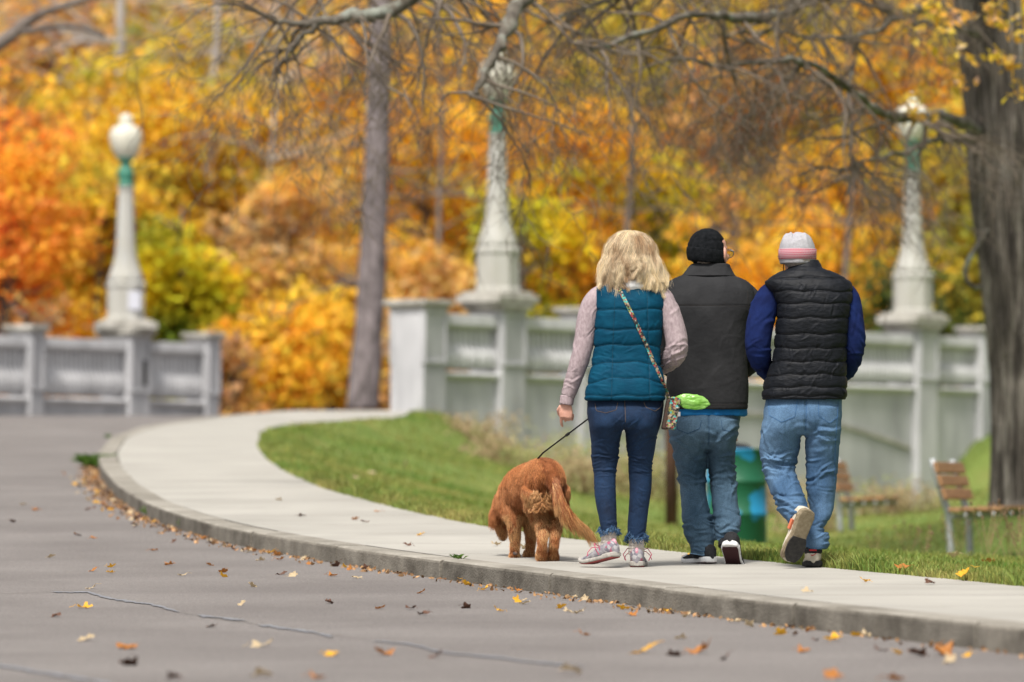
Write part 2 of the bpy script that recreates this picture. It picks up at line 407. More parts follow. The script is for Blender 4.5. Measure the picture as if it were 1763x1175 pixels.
# grass blades
def blades(n, x0, x1, y0, y1, hgt, wid, seed, accept):
    r = np.random.default_rng(seed); X = []; Y = []
    y = r.uniform(y0, y1, n*2); x = np.interp(y, [0, 1], [0, 0]) + inn_x(np.minimum(y, 69.4)) + np.where(y > 69.4, (y-69.4)*.62, 0) - .02 + r.uniform(0, 1, n*2)**1.25*(x1)
    k = accept(x, y, r); x, y = x[k][:n], y[k][:n]; n = len(x)
    z = zlawn(x, y); cl = .6+.8*np.clip(.5+fbm(np.stack([x*1.3, y*1.3, x*0], 1), 3), 0, 1.2)
    h = hgt*r.uniform(.5, 1.35, n)*cl; a = r.uniform(0, 2*math.pi, n); dx, dy = np.cos(a)*wid, np.sin(a)*wid
    ln = r.normal(0, .45, (n, 2))*h[:, None]
    V = np.empty((n, 5, 3)); V[:, 0] = np.stack([x-dx, y-dy, z-.01], 1); V[:, 1] = np.stack([x+dx, y+dy, z-.01], 1)
    V[:, 2] = np.stack([x+dx*.7+ln[:, 0]*.4, y+dy*.7+ln[:, 1]*.4, z+h*.6], 1); V[:, 3] = np.stack([x-dx*.7+ln[:, 0]*.4, y-dy*.7+ln[:, 1]*.4, z+h*.6], 1)
    V[:, 4] = np.stack([x+ln[:, 0], y+ln[:, 1], z+h], 1)
    b = np.arange(n)[:, None]*5
    F = np.vstack([b+np.array([[0, 1, 2]]), b+np.array([[0, 2, 3]]), b+np.array([[3, 2, 4]])])
    return V.reshape(-1, 3), F
m_grass = M('grass_blade', (.10, .20, .025), (.36, .33, .10), scale=.9, detail=4, rough=.6, island=.35, hue=.035, trans=.35, lo=(.3, .4))
V1, F1 = blades(85000, 0, 5.0, 19, 42, .036, .0032, 1, lambda x, y, r: (np.abs(x) < .105*y+.5))
V2, F2 = blades(95000, 0, 13.0, 40, 80, .030, .008, 2, lambda x, y, r: (np.abs(x) < .105*y+.5))
V3, F3 = blades(14000, 0, .16, 19, 44, .062, .0035, 3, lambda x, y, r: (np.abs(x) < .105*y+.5) & (fbm(np.stack([x*0, y*1.7, x*0], 1), 3) > -.05))
gr = link('grass', npmesh(np.vstack([V1, V2, V3]), np.vstack([F1, F2+len(V1), F3+len(V1)+len(V2)])), m_grass, smooth=False)
tag(gr, 'short green lawn grass beside the pavement', 'grass', kind='stuff')
# ------------------------------------------------------------------ bridge and balustrades
m_conc = M('weathered_concrete', (.32, .322, .335), (.56, .56, .575), scale=2.2, detail=9, rough=.9, bump=.5, bscale=40, bdist=.01, stretch=(1.4, 1.4, .35), lo=(.7, .4))
m_conc2 = M('pale_concrete', (.42, .42, .43), (.57, .57, .58), scale=3, detail=8, rough=.9, bump=.4, bscale=50, bdist=.006, stretch=(1, 1, .4))
m_cap = M('cap_stone', (.26, .25, .22), (.46, .44, .40), scale=5, detail=8, rough=.9, bump=.4, bscale=50, bdist=.006)
m_hole = M('slot_dark', (.03, .03, .03), rough=.9)
def extr_profile(g, x0, x1, prof, n=2, fy=None):     # prof: closed list of (y,z) swept along x
    R = []
    for x in np.linspace(x0, x1, n):
        R.append([(x, y, z) for y, z in prof])
    g.rings(R)
def balustrade(root, posts, ztop, zbase, zdeck, ext=None, arch=None, ribs=True):
    """posts: (s, kind). local x along the wall, -y is the face toward the camera, z up (root at z=0)"""
    ss = [p[0] for p in posts]
    for (s, k) in posts:
        hw = {'pillar': .23, 'lamp': .24, 'small': .15}[k]
        g = Geo(); zt = ztop-.11; yf, yb = -.16, .34 if k != 'small' else .2
        g.box((s, (yf+yb)/2, (zbase+zt)/2), (hw*2, yb-yf, zt-zbase))
        # raised borders on the faces, leaving a sunk panel
        b = .045
        for (z0, z1) in ((zdeck+.12, zt-.05),):
            for sx in (-1, 1):
                g.box((s+sx*(hw-b/2), yf-.012, (z0+z1)/2), (b, .03, z1-z0+.1)); 
                g.box((s+sx*(hw+.006), yf+b/2-.001, (z0+z1)/2), (.022, b, z1-z0+.1)); g.box((s+sx*(hw+.006), yb-b/2+.001, (z0+z1)/2), (.022, b, z1-z0+.1))
            g.box((s, yf-.011, z1+.025), (hw*2-.1, .028, .05)); g.box((s, yf-.011, z0-.025), (hw*2-.1, .028, .05))
        post = g.obj('post', m_conc, root, bevel=.008)
        c = Geo(); e = .07
        c.box((s, (yf+yb)/2, zt+.02), (hw*2+e, yb-yf+e, .04)); c.box((s, (yf+yb)/2, zt+.075), (hw*2+e*2, yb-yf+e*2, .07))
        c.obj('post_cap', m_cap, root, bevel=.012)
    for i in range(len(posts)-1):
        a = ss[i]+{'pillar': .23, 'lamp': .24, 'small': .15}[posts[i][1]]-.01; b = ss[i+1]-{'pillar': .23, 'lamp': .24, 'small': .15}[posts[i+1][1]]+.01
        zr = ztop-.16
        g = Geo(); extr_profile(g, a, b, [(-.09, zr), (-.10, zr-.13), (-.06, zr-.17), (.10, zr-.17), (.12, zr-.13), (.12, zr)])
        g.obj('top_rail', m_conc2, root, bevel=.01)
        # fluted panel: recess on top, convex bulge below
        zs = np.linspace(zr-.16, zdeck+.02, 14); tt = (zs-zs[-1])/(zs[0]-zs[-1]); yy = np.where(tt > .55, .0+0*tt, -.075*np.sin((.55-tt)/.55*math.pi)**.7 if False else -.075*np.sqrt(np.clip(np.sin((.55-tt)/.55*math.pi), 0, 1)))
        xs = np.arange(a, b, .02); V = []; 
        for z, y in zip(zs, yy):
            for x in xs:
                ph = (x/.11) % 1.0; rib = -.022 if .18 < ph < .78 else .02
                V.append((x, y+(rib if ribs else 0)*(1.0 if y > -.03 else .55), z))
        n = len(xs); F = [(r*n+j, r*n+j+1, (r+1)*n+j+1, (r+1)*n+j) for r in range(len(zs)-1) for j in range(n-1)]
        g = Geo(); g.add(V, F); g.box(((a+b)/2, .06, (zs[0]+zs[-1])/2), (b-a, .05, zs[0]-zs[-1]))
        g.obj('fluted_panel', m_conc2, root)
        g = Geo(); extr_profile(g, a, b, [(-.10, zdeck-.01), (-.12, zdeck-.05), (-.07, zdeck-.11), (.1, zdeck-.11), (.1, zdeck-.01)])
        g.obj('ledge', m_conc2, root, bevel=.006)
        if zbase < zdeck-.3:
            g = Geo(); g.box(((a+b)/2, .06, (zbase+zdeck-.11)/2), (b-a, .2, zdeck-.11-zbase)); g.obj('wall', m_conc, root)

ZT = HC + 2.41
# the near bridge parapet with its outer wall
P0 = Vector((-1.09, 68.7)); P1 = Vector((5.58, 78.07)); dd = (P1-P0).normalized(); ang = math.atan2(dd.y, dd.x)
bridge = empty('concrete_bridge', (P0.x, P0.y, 0), ang, 'weathered grey concrete bridge wall and parapet behind the three walkers', 'bridge')
S_L1, S_L2 = 1.70, 11.5
balustrade(bridge, [(0.05, 'pillar'), (S_L1, 'lamp'), (3.35, 'small'), (S_L2, 'lamp'), (13.1, 'small'), (16.4, 'small'), (19.6, 'small')], ZT, -1.6, HC+1.56)
g = Geo(); R = []                      # raised arch moulding on the wall
for x in np.linspace(3.6, 11.2, 40):
    zz = HC+.72 + .42*(1-((x-7.3)/3.9)**2); R.append([(x, -.07, zz), (x, -.07, zz-.05), (x, .0, zz-.05), (x, .0, zz)])
g.rings(R); g.obj('arch_moulding', m_cap, bridge)
g = Geo(); g.box((10, .75, HC+.9), (20.5, 1.0, .3)); g.obj('deck_slab', m_conc, bridge)
# the farther balustrade across the road
Q0 = Vector((-8.6, 74.9)); Q1 = Vector((-4.25, 82.0)); de = (Q1-Q0).normalized(); ang2 = math.atan2(de.y, de.x); Lq = (Q1-Q0).length
def s_of(u):      # where the sight line through column u crosses the balustrade
    k = (u-881.5)/FPX; return (k*Q0.y-Q0.x)/(de.x-k*de.y)
bal = empty('balustrade', (Q0.x, Q0.y, 0), ang2, 'long fluted concrete balustrade across the road at the left edge', 'balustrade')
sp = [s_of(-130), s_of(48), s_of(225), s_of(352)]
balustrade(bal, [(sp[0], 'small'), (sp[1], 'small'), (sp[2], 'lamp'), (sp[3], 'small')], ZT-.02, HC+1.0, HC+1.42)
g = Geo(); g.box((sp[2]+.10, -.172, HC+1.78), (.07, .03, .36)); g.obj('slot', m_hole, bal)

# ------------------------------------------------------------------ lamps
m_green = M('verdigris_metal', (.02, .13, .085), (.08, .26, .19), scale=18, rough=.5, bump=.2, bscale=60)
m_globe = M('milk_glass', (.68, .66, .55), (.80, .79, .70), scale=7, rough=.25, trans=.25, stretch=(1, 1, .4))
m_lampconc = M('lamp_concrete', (.37, .37, .35), (.45, .45, .43), scale=5, detail=8, rough=.9, bump=.3, bscale=60, bdist=.004, stretch=(1, 1, .25), lo=(1.3, .4), third=(.42, (.38, .37, .33)))
m_plaque = M('plaque_white', (.55, .56, .62), rough=.5)
m_wire = M('dark_metal', (.03, .035, .035), rough=.5, metal=.6)
def lamp(x, y, z, rz, label, plaque=False):
    t = empty('street_lamp', (x, y, z), rz, label, 'street lamp', 'lamps on the bridge posts')
    g = Geo(); g.box((0, 0, .05), (.86, .66, .10)); g.box((0, 0, .12), (.70, .60, .05)); g.obj('base_slab', m_cap, t, bevel=.015)
    g = Geo(); a8 = math.pi/8
    g.lathe([(.29, .14), (.292, .18), (.275, .20), (.275, .60), (.292, .63), (.292, .68), (.25, .71)], n=8, phase=a8); g.obj('pedestal', m_lampconc, t, bevel=.01)
    g = Geo(); g.lathe([(.245, .70), (.24, .76), (.205, .86), (.168, .98), (.143, 1.12), (.130, 1.30), (.104, 2.02), (.103, 2.06), (.118, 2.075), (.118, 2.10)], n=48, flute=.035); g.obj('shaft', m_lampconc, t, smooth=True)
    g = Geo(); g.lathe([(.10, 2.10), (.112, 2.11), (.112, 2.14), (.095, 2.17), (.095, 2.20), (.115, 2.26), (.115, 2.33), (.085, 2.37), (.072, 2.43), (.08, 2.47), (.125, 2.50), (.125, 2.53)], n=20); g.obj('collar', m_green, t, smooth=True)
    g = Geo(); g.lathe([(.10, 2.52), (.14, 2.55), (.19, 2.64), (.225, 2.76), (.23, 2.84), (.215, 2.92), (.17, 2.98), (.12, 3.00), (.09, 3.01), (.085, 3.04), (.10, 3.08), (.09, 3.13), (.05, 3.165), (.01, 3.18)], n=48, flute=.02); gl = g.obj('globe', m_globe, t, smooth=True)
    if plaque:
        g = Geo(); g.box((.10, -.262, .42), (.17, .02, .27)); g.obj('plaque', m_plaque, t)
    t.scale = (1, 1, .962 if plaque else 1.0); return t
def onl(s, P, d): return P + d*s
n1 = Vector((-dd.y, dd.x)); n2 = Vector((-de.y, de.x))
p = onl(sp[2], Q0, de)+n2*.09; lamp(p.x, p.y, ZT-.02, 0.15, 'pale street lamp on the far left balustrade, clear of branches', plaque=True)
p = onl(S_L1, P0, dd)+n1*.09; lamp(p.x, p.y, ZT, ang, 'street lamp above the grass bank, branch stub crossing its globe')
p = onl(S_L2, P0, dd)+n1*.09; lamp(p.x, p.y, ZT, ang, 'street lamp beside the big right-hand trunk, globe hidden by twigs')

# ------------------------------------------------------------------ park furniture
m_galv = M('galvanised_steel', (.30, .32, .33), (.42, .44, .45), scale=12, rough=.5, metal=.35, spec=.5)
m_slat = M('bench_wood', (.20, .10, .045), (.38, .21, .105), scale=8, detail=8, rough=.6, stretch=(6, .6, 6), bump=.3, bscale=50)
def bench(x, y, z, rz, label, L=1.15):
    t = empty('park_bench', (x, y, z), rz, label, 'bench', 'park benches on the lawn')
    for sy in (-1, 1):
        yy = sy*L*.36; g = Geo()
        P = [(.0, yy, -.05), (-.02, yy, .40), (-.05, yy, .47), (-.16, yy, .84)]
        pts = []
        for i in range(len(P)-1):
            for k in range(4): pts.append(np.array(P[i])*(1-k/4)+np.array(P[i+1])*k/4)
        pts.append(np.array(P[-1])); pts = np.array(pts)
        for _ in range(2): pts[1:-1] = (pts[:-2]+pts[1:-1]*2+pts[2:])/4
        g.tube(pts, .030, n=10); g.obj('leg', m_galv, t, smooth=True)
        g = Geo(); g.tube([(-.03, yy, .37), (.15, yy, .385), (.45, yy, .40)], .022, n=8); g.obj('seat_bracket', m_galv, t)
    sl_ = []
    g = Geo()
    for k in range(4): g.box((.055+.115*k, 0, .432+.004*k), (.10, L, .036))
    s = g.obj('seat', m_slat, t, bevel=.008)
    g = Geo()
    for k in range(3):
        zz = .56+.105*k; xx = -.05-(zz-.47)*.3; g.box((xx+.045, 0, zz), (.035, L, .092), Matrix.Rotation(math.radians(-16.5), 4, 'Y'))
    g.obj('backrest', m_slat, t, bevel=.008)
    return t
b = at(1655, 968, 46.3); print('BENCH', b.z, zlawn(b.x, b.y)); zb = float(zlawn(b.x, b.y)[0]); bench(b.x, b.y, zb, math.radians(-14.5), 'brown slatted bench nearest the big tree trunk', 1.25)
b = at(1458, 932, 57.5); zb = float(zlawn(b.x, b.y)[0]); bench(b.x, b.y, zb, math.radians(-11), 'slatted bench behind the man in the puffer vest', 1.2)

m_drum = bpy.data.materials.new('painted_drum'); m_drum.use_nodes = True
def _drum():
    t = m_drum.node_tree; N = t.nodes; L = t.links; b = N['Principled BSDF']; b.inputs['Roughness'].default_value = .5
    tc = N.new('ShaderNodeTexCoord'); nz = N.new('ShaderNodeTexNoise'); nz.inputs['Scale'].default_value = 3.6; nz.inputs['Detail'].default_value = 2
    mp = N.new('ShaderNodeMapping'); mp.inputs['Scale'].default_value = (1, 1, .8); mp.inputs['Location'].default_value = (3.2, 1.0, 2.3)
    L.new(tc.outputs['Object'], mp.inputs[0]); L.new(mp.outputs[0], nz.inputs[0])
    cr = N.new('ShaderNodeValToRGB'); cr.color_ramp.elements[0].position = .56; cr.color_ramp.elements[1].position = .58
    cr.color_ramp.elements[0].color = (.006, .10, .045, 1); cr.color_ramp.elements[1].color = (.01, .22, .42, 1)
    L.new(nz.outputs[0], cr.inputs[0]); L.new(cr.outputs[0], b.inputs['Base Color'])
_drum()
b = at(1268, 941, 51.0); zb = float(zlawn(b.x, b.y)[0])
can = empty('trash_barrel', (b.x, b.y, zb-.01), 0, 'green steel drum with flaking blue paint behind the two men', 'trash barrel')
g = Geo(); pr = [(.265, 0), (.27, .01), (.27, .28), (.282, .295), (.282, .31), (.27, .325), (.27, .57), (.282, .585), (.282, .60), (.27, .615), (.27, .86), (.278, .87), (.278, .885), (.26, .885), (.25, .80)]
g.lathe(pr, n=48); g.obj('drum', m_drum, can, smooth=True)
m_bag = M('black_plastic', (.015, .015, .018), rough=.35, bump=.5, bscale=30, bdist=.02)
g = Geo(); g.ell((0, 0, .84), (.255, .255, .06)); g.ell((-.05, -.05, .90), (.09, .08, .05)); g.ell((.02, .02, .885), (.12, .10, .05)); me = remesh(g, .02, 2)
displace(me, lambda V, N: .012*fbm(V*22, 3)); bg_ = link('bin_liner', me, m_bag, can)

m_post = M('rusty_post', (.055, .028, .02), (.11, .055, .035), scale=9, rough=.8, stretch=(1, 1, .3))
b = at(1156, 904, 58.0); zb = float(zlawn(b.x, b.y)[0])
g = Geo(); g.lathe([(.064, -.1), (.062, 1.0), (.060, 1.18), (.07, 1.19), (.07, 1.22), (.0, 1.24)], n=14); o = g.obj('post', m_post, smooth=True); o.location = (b.x, b.y, zb)
tag(o, 'dark rusty brown post standing in the grass between woman and man', 'post')
# ------------------------------------------------------------------ trees
def bark_disp(me, amp, fx, fz):
    displace(me, lambda V, N: amp*(1-2*np.abs(pn(np.stack([np.arctan2(V[:, 1]-V[:, 1].mean(), V[:, 0]-np.interp(V[:, 2], [0, 8], [V[:, 0][V[:, 2] < .5].mean() if (V[:, 2] < .5).any() else 0, 0]))*fx, V[:, 2]*fz, V[:, 0]*0], 1))))+amp*.5*fbm(V*3, 3))
class Twigs:
    def __init__(s, seed): s.g = Geo(); s.r = random.Random(seed); s.c = 0
    def grow(s, p, d, length, rad, depth, droop=.12, nseg=6, sides=5, spread=.7, kids=4):
        r = s.r; P = [np.array(p, float)]; d = np.array(d, float); d /= np.linalg.norm(d); step = length/nseg; dirs = []
        for i in range(nseg):
            d = d + np.array([r.gauss(0, .22), r.gauss(0, .22), r.gauss(0, .20)-droop]); d /= np.linalg.norm(d)
            P.append(P[-1]+d*step); dirs.append(d.copy())
        P = np.array(P); rr = rad*(1-.75*np.linspace(0, 1, len(P)))
        s.g.tube(P, rr, n=sides if rad > .008 else 3, cap=False); s.c += 1
        if depth <= 0: return
        for k in range(kids):
            i = r.randrange(1, nseg+1); dr = dirs[i-1]; a = r.uniform(0, 6.28)
            perp = np.array([math.cos(a), math.sin(a)*.6, r.uniform(-.9, .5)]); nd = dr*(1-spread*.4)+perp*spread
            s.grow(P[i], nd, length*r.uniform(.45, .75), max(rr[i]*.6, .0035), depth-1, droop, max(4, nseg-1), 4, spread, kids)
def limb_path(pts):
    """pts (u, v, D): through points in space; returns smooth path"""
    P = np.array([at(*p) for p in pts]); t = np.arange(len(P)); tt = np.linspace(0, len(P)-1, (len(P)-1)*5+1)
    fs = [spline(t, P[:, k]) if len(P) > 2 else (lambda x, k=k: np.interp(x, t, P[:, k])) for k in range(3)]
    return np.stack([f(tt) for f in fs], 1)

m_bark = M('grey_bark', (.062, .053, .046), (.31, .28, .245), scale=3.2, detail=8, rough=.95, bump=1.0, bscale=5, bdist=.09, stretch=(4, 4, .5), bstretch=(5, 5, .6), lo=(1.2, .15), pos=(.40, .62), third=(.5, (.13, .112, .096)))
m_lich = M('lichen_twig', (.05, .042, .034), (.22, .235, .20), scale=6, detail=8, rough=.95, bump=.8, bscale=20, bdist=.02, third=(.52, (.12, .105, .085)))
m_twig = M('twig', (.085, .065, .05), (.17, .14, .11), scale=4, detail=4, rough=.95)
big = empty('big_tree', tuple(at(1745, 872, 52.0)), 0, 'massive grey-brown trunk at the right edge with drooping bare twigs', 'tree')
BX, BY, BZ = big.location
# trunk
TP = [(1748, 905, 52), (1745, 860, 52), (1745, 760, 52), (1741, 640, 52), (1737, 500, 52), (1726, 350, 52), (1716, 200, 52), (1706, 80, 52), (1690, -120, 52), (1670, -420, 52.3), (1640, -800, 52.8), (1620, -1200, 53.5)]
tp = limb_path(TP); trd = np.interp(np.linspace(0, len(TP)-1, len(tp)), range(len(TP)), [.30, .215, .195, .185, .225, .26, .275, .285, .29, .24, .17, .10])*1.0
R = []; na = 120
T = np.linspace(0, len(tp)-1, 220)
cx = np.stack([np.interp(T, range(len(tp)), tp[:, k]) for k in range(3)], 1); rr_ = np.interp(T, range(len(tp)), trd)
a = np.linspace(0, 2*math.pi, na, endpoint=False)
for c, r0 in zip(cx, rr_):
    q = np.stack([np.cos(a)*2.2, np.sin(a)*2.2, np.full(na, c[2]*.30)], 1); q2 = np.stack([np.cos(a)*5, np.sin(a)*5, np.full(na, c[2]*.9)], 1)
    q3 = np.stack([np.cos(a)*7, np.sin(a)*7, np.full(na, c[2]*.45)], 1); r = r0*(1 + .10*fbm(q, 3, 5) + .10 - .20*(1-np.minimum(np.abs(pn(q3, 2))*3, 1)) - .05*np.abs(pn(q2*3.1, 7)))
    R.append(np.stack([c[0]+r*np.cos(a), c[1]+r*np.sin(a), np.full(na, c[2])], 1))
g = Geo(); g.rings(R); 
def place(o, root): o.parent = root; o.matrix_parent_inverse = Matrix.Translation(-root.location)
o = g.obj('trunk', m_bark, smooth=True); place(o, big)
# limbs: (points), radius start, radius end, twig count, twig length
LIMBS = [
 ([(1700, -60, 52), (1560, -110, 50), (1420, -20, 47), (1330, 30, 45), (1245, 30, 43.5), (1170, 34, 43), (1050, 78, 42), (990, 76, 41.5)], .07, .012, 26, .9),
 ([(1690, 230, 52), (1640, 205, 50), (1590, 202, 48), (1520, 195, 46.5), (1460, 150, 45.5), (1380, 105, 44.5), (1270, 110, 44), (1150, 100, 43)], .06, .012, 34, .9),
 ([(1680, 250, 52), (1625, 240, 50), (1580, 255, 48.5), (1510, 275, 47.5), (1450, 290, 46.5), (1395, 285, 46)], .034, .006, 10, .7),
 ([(1690, -300, 52), (1500, -330, 50), (1250, -260, 47), (1080, -150, 44), (960, -60, 42), (893, 10, 41), (866, 65, 40.5), (838, 118, 40.2), (812, 165, 40)], .12, .020, 12, .8),
 ([(1690, -500, 52), (1400, -560, 48), (1050, -420, 44), (800, -130, 42), (700, 0, 41), (640, 25, 41), (560, 35, 41), (515, 42, 41), (468, 30, 41)], .10, .014, 22, .9),
 ([(560, 37, 41), (520, 62, 41), (497, 92, 41), (484, 122, 41)], .024, .010, 4, .5),
 ([(1690, -420, 52), (1450, -420, 49), (1200, -300, 46), (1000, -160, 44), (850, -50, 43), (740, -25, 42.5), (620, -25, 42), (510, -30, 42)], .08, .02, 34, 1.15),
 ([(1700, -150, 52), (1640, -30, 50), (1560, 20, 48.5), (1500, 10, 47.5), (1430, -30, 46.5)], .05, .012, 12, .7),
 ([(1560, 20, 48.5), (1490, 60, 47), (1420, 66, 46), (1330, 52, 45), (1220, 66, 44.5)], .026, .008, 14, .8),
 ([(1700, 60, 52), (1620, 45, 50.5), (1560, 30, 49), (1480, -30, 48)], .03, .01, 10, .6),
 ([(1700, -380, 52), (1560, -260, 49), (1400, -140, 47), (1240, -60, 45), (1100, -20, 44), (960, 30, 43.5)], .06, .014, 44, 1.15),
 ([(1480, 60, 47), (1470, 110, 46.5), (1462, 200, 46), (1475, 300, 46)], .018, .005, 10, .6),
]
for li, (pts, r0, r1, nt_, tl) in enumerate(LIMBS):
    P = limb_path(pts); P = P + np.random.default_rng(li).normal(0, .012, P.shape)
    tw = Twigs(100+li); g0 = Geo(); rad = np.linspace(r0, r1, len(P)); g0.tube(P, rad*(1+.12*np.random.default_rng(li+50).normal(size=len(P))), n=10)
    lo_ = g0.obj('limb', m_lich, smooth=True); place(lo_, big)
    rn = random.Random(li)
    for k in range(nt_):
        i = rn.randrange(max(1, int(len(P)*.25)), len(P)); 
        dx = rn.choice((-1, 1))*rn.uniform(.2, 1)
        tw.grow(P[i], (dx, rn.uniform(-.5, .5), rn.uniform(-.9, .35)), tl*rn.uniform(.6, 1.25), max(.014, rad[i]*.45), 3 if tl > .65 else 2, droop=.10, kids=3)
    to = tw.g.obj('twigs', m_twig, smooth=True); to['kind'] = 'stuff'
    place(to, big)
# curl of a broken vine on the trunk's left side
g = Geo(); P = limb_path([(1700, 395, 51.5), (1672, 440, 51.3), (1662, 470, 51.3), (1672, 492, 51.3), (1690, 495, 51.4)]); g.tube(P, .024, n=8); o = g.obj('dead_limb', m_lich, smooth=True); place(o, big)

# leaf clumps
def leafcloud(centers, per, sig, size, seed, flat=.7):
    r = np.random.default_rng(seed); n = len(centers)*per
    c = np.repeat(centers, per, 0) + r.normal(0, 1, (n, 3))*sig*np.array([1, 1, flat])
    N = r.normal(0, 1, (n, 3)) + np.array([0, -.3, .8]); N /= np.linalg.norm(N, axis=1)[:, None]
    A = np.cross(N, r.normal(0, 1, (n, 3))); A /= np.linalg.norm(A, axis=1)[:, None]; B = np.cross(N, A)
    s = (size*r.uniform(.6, 1.3, n))[:, None]
    V = np.stack([c-A*s, c-B*s*.6+N*s*.15, c+A*s, c+B*s*.6+N*s*.15], 1)
    F = np.arange(n)[:, None]*4+np.array([[0, 1, 2, 3]])
    return V.reshape(-1, 3), F
def LM(name, a, b, c, scale=.8): return M(name, a, c, third=(.5, b), scale=scale, detail=4, rough=.6, island=.30, hue=.022, trans=.5, pos=(.36, .64))
m_or = LM('orange_leaves', (.86, .30, .07), (.90, .42, .06), (.92, .56, .06))
m_ye = LM('yellow_leaves', (.86, .50, .04), (.88, .60, .06), (.38, .38, .05))
m_yg = LM('yellow_green_leaves', (.16, .22, .02), (.56, .50, .02), (.90, .60, .02))
m_gold = LM('golden_leaves', (.88, .60, .06), (.88, .49, .04), (.50, .44, .05))
m_tan = LM('tan_leaves', (.46, .34, .22), (.72, .46, .16), (.86, .54, .07))
m_ol = LM('olive_leaves', (.18, .22, .04), (.50, .44, .05), (.82, .52, .04))
m_br = LM('russet_leaves', (.42, .24, .12), (.62, .36, .10), (.82, .46, .07))
m_dg = LM('dark_green_leaves', (.035, .07, .015), (.08, .12, .02), (.28, .22, .03))
m_tr = M('far_bark', (.09, .07, .06), (.19, .16, .14), scale=3, rough=.95, stretch=(3, 3, .4))
m_grey = M('pale_bark', (.28, .26, .24), (.45, .42, .39), scale=3, rough=.95, stretch=(3, 3, .4))
def tree(u, D, vb, vt, wpx, mat_, label, seed, nleaf=7000, size=.085, low=.12, trunk_m=None, dens=1.0, cat='tree', name='autumn_tree', zg=None, group=None):
    """crown spans wpx photo pixels round column u, from row vt down towards row vb"""
    r = np.random.default_rng(seed); base = at(u, vb, D); zg_ = float(hill_z(np.array([base.x]), np.array([D]))[0]) if zg is None else zg
    top = at(u, vt, D).z; H = top - zg_; W = wpx*D/FPX
    t = empty(name, (base.x, D, zg_), 0, label, cat, group)
    g = Geo(); k = 9; z = np.linspace(-.2, H*.92, k); dx = np.cumsum(r.normal(0, .05*H/8, k)); dx -= dx[0]
    g.tube(np.stack([dx, dx*.5, z], 1), np.linspace(.035*W+.05, .015, k), n=8)
    nl = 14
    for i in range(nl):
        zz = H*r.uniform(.2, .85); x0 = np.interp(zz, z, dx); a = r.uniform(0, 6.28); L = W*.48*r.uniform(.5, 1)
        P = np.array([[x0, x0*.5, zz]])+np.linspace(0, 1, 6)[:, None]*np.array([[math.cos(a)*L, math.sin(a)*L, L*.55]])+np.vstack([[0, 0, 0], r.normal(0, .05*L, (5, 3))])
        g.tube(P, np.linspace(.02*W*.6+.02, .01, 6), n=5)
    o = g.obj('trunk', trunk_m or m_tr, t, smooth=True)
    nc = int(nleaf*.86/45*dens); 
    q = r.normal(size=(nc*3, 3)); q /= np.linalg.norm(q, axis=1)[:, None]; q *= (r.uniform(.15, 1, nc*3)**.45)[:, None]
    zc = H*(low+1)/2; hz = H*(1-low)/2
    C = q*np.array([W/2, W/2*.8, hz])+np.array([0, 0, zc])
    # uneven outline: carve with noise
    nzv = fbm(C*.55+seed*3.1, 3); keep = nzv > np.quantile(nzv, .45); C = C[keep][:nc]
    V, F = leafcloud(C, 45, .20+.02*W, size, seed+1)
    o = link('crown', npmesh(V, F), mat_, t, smooth=False)
    return t
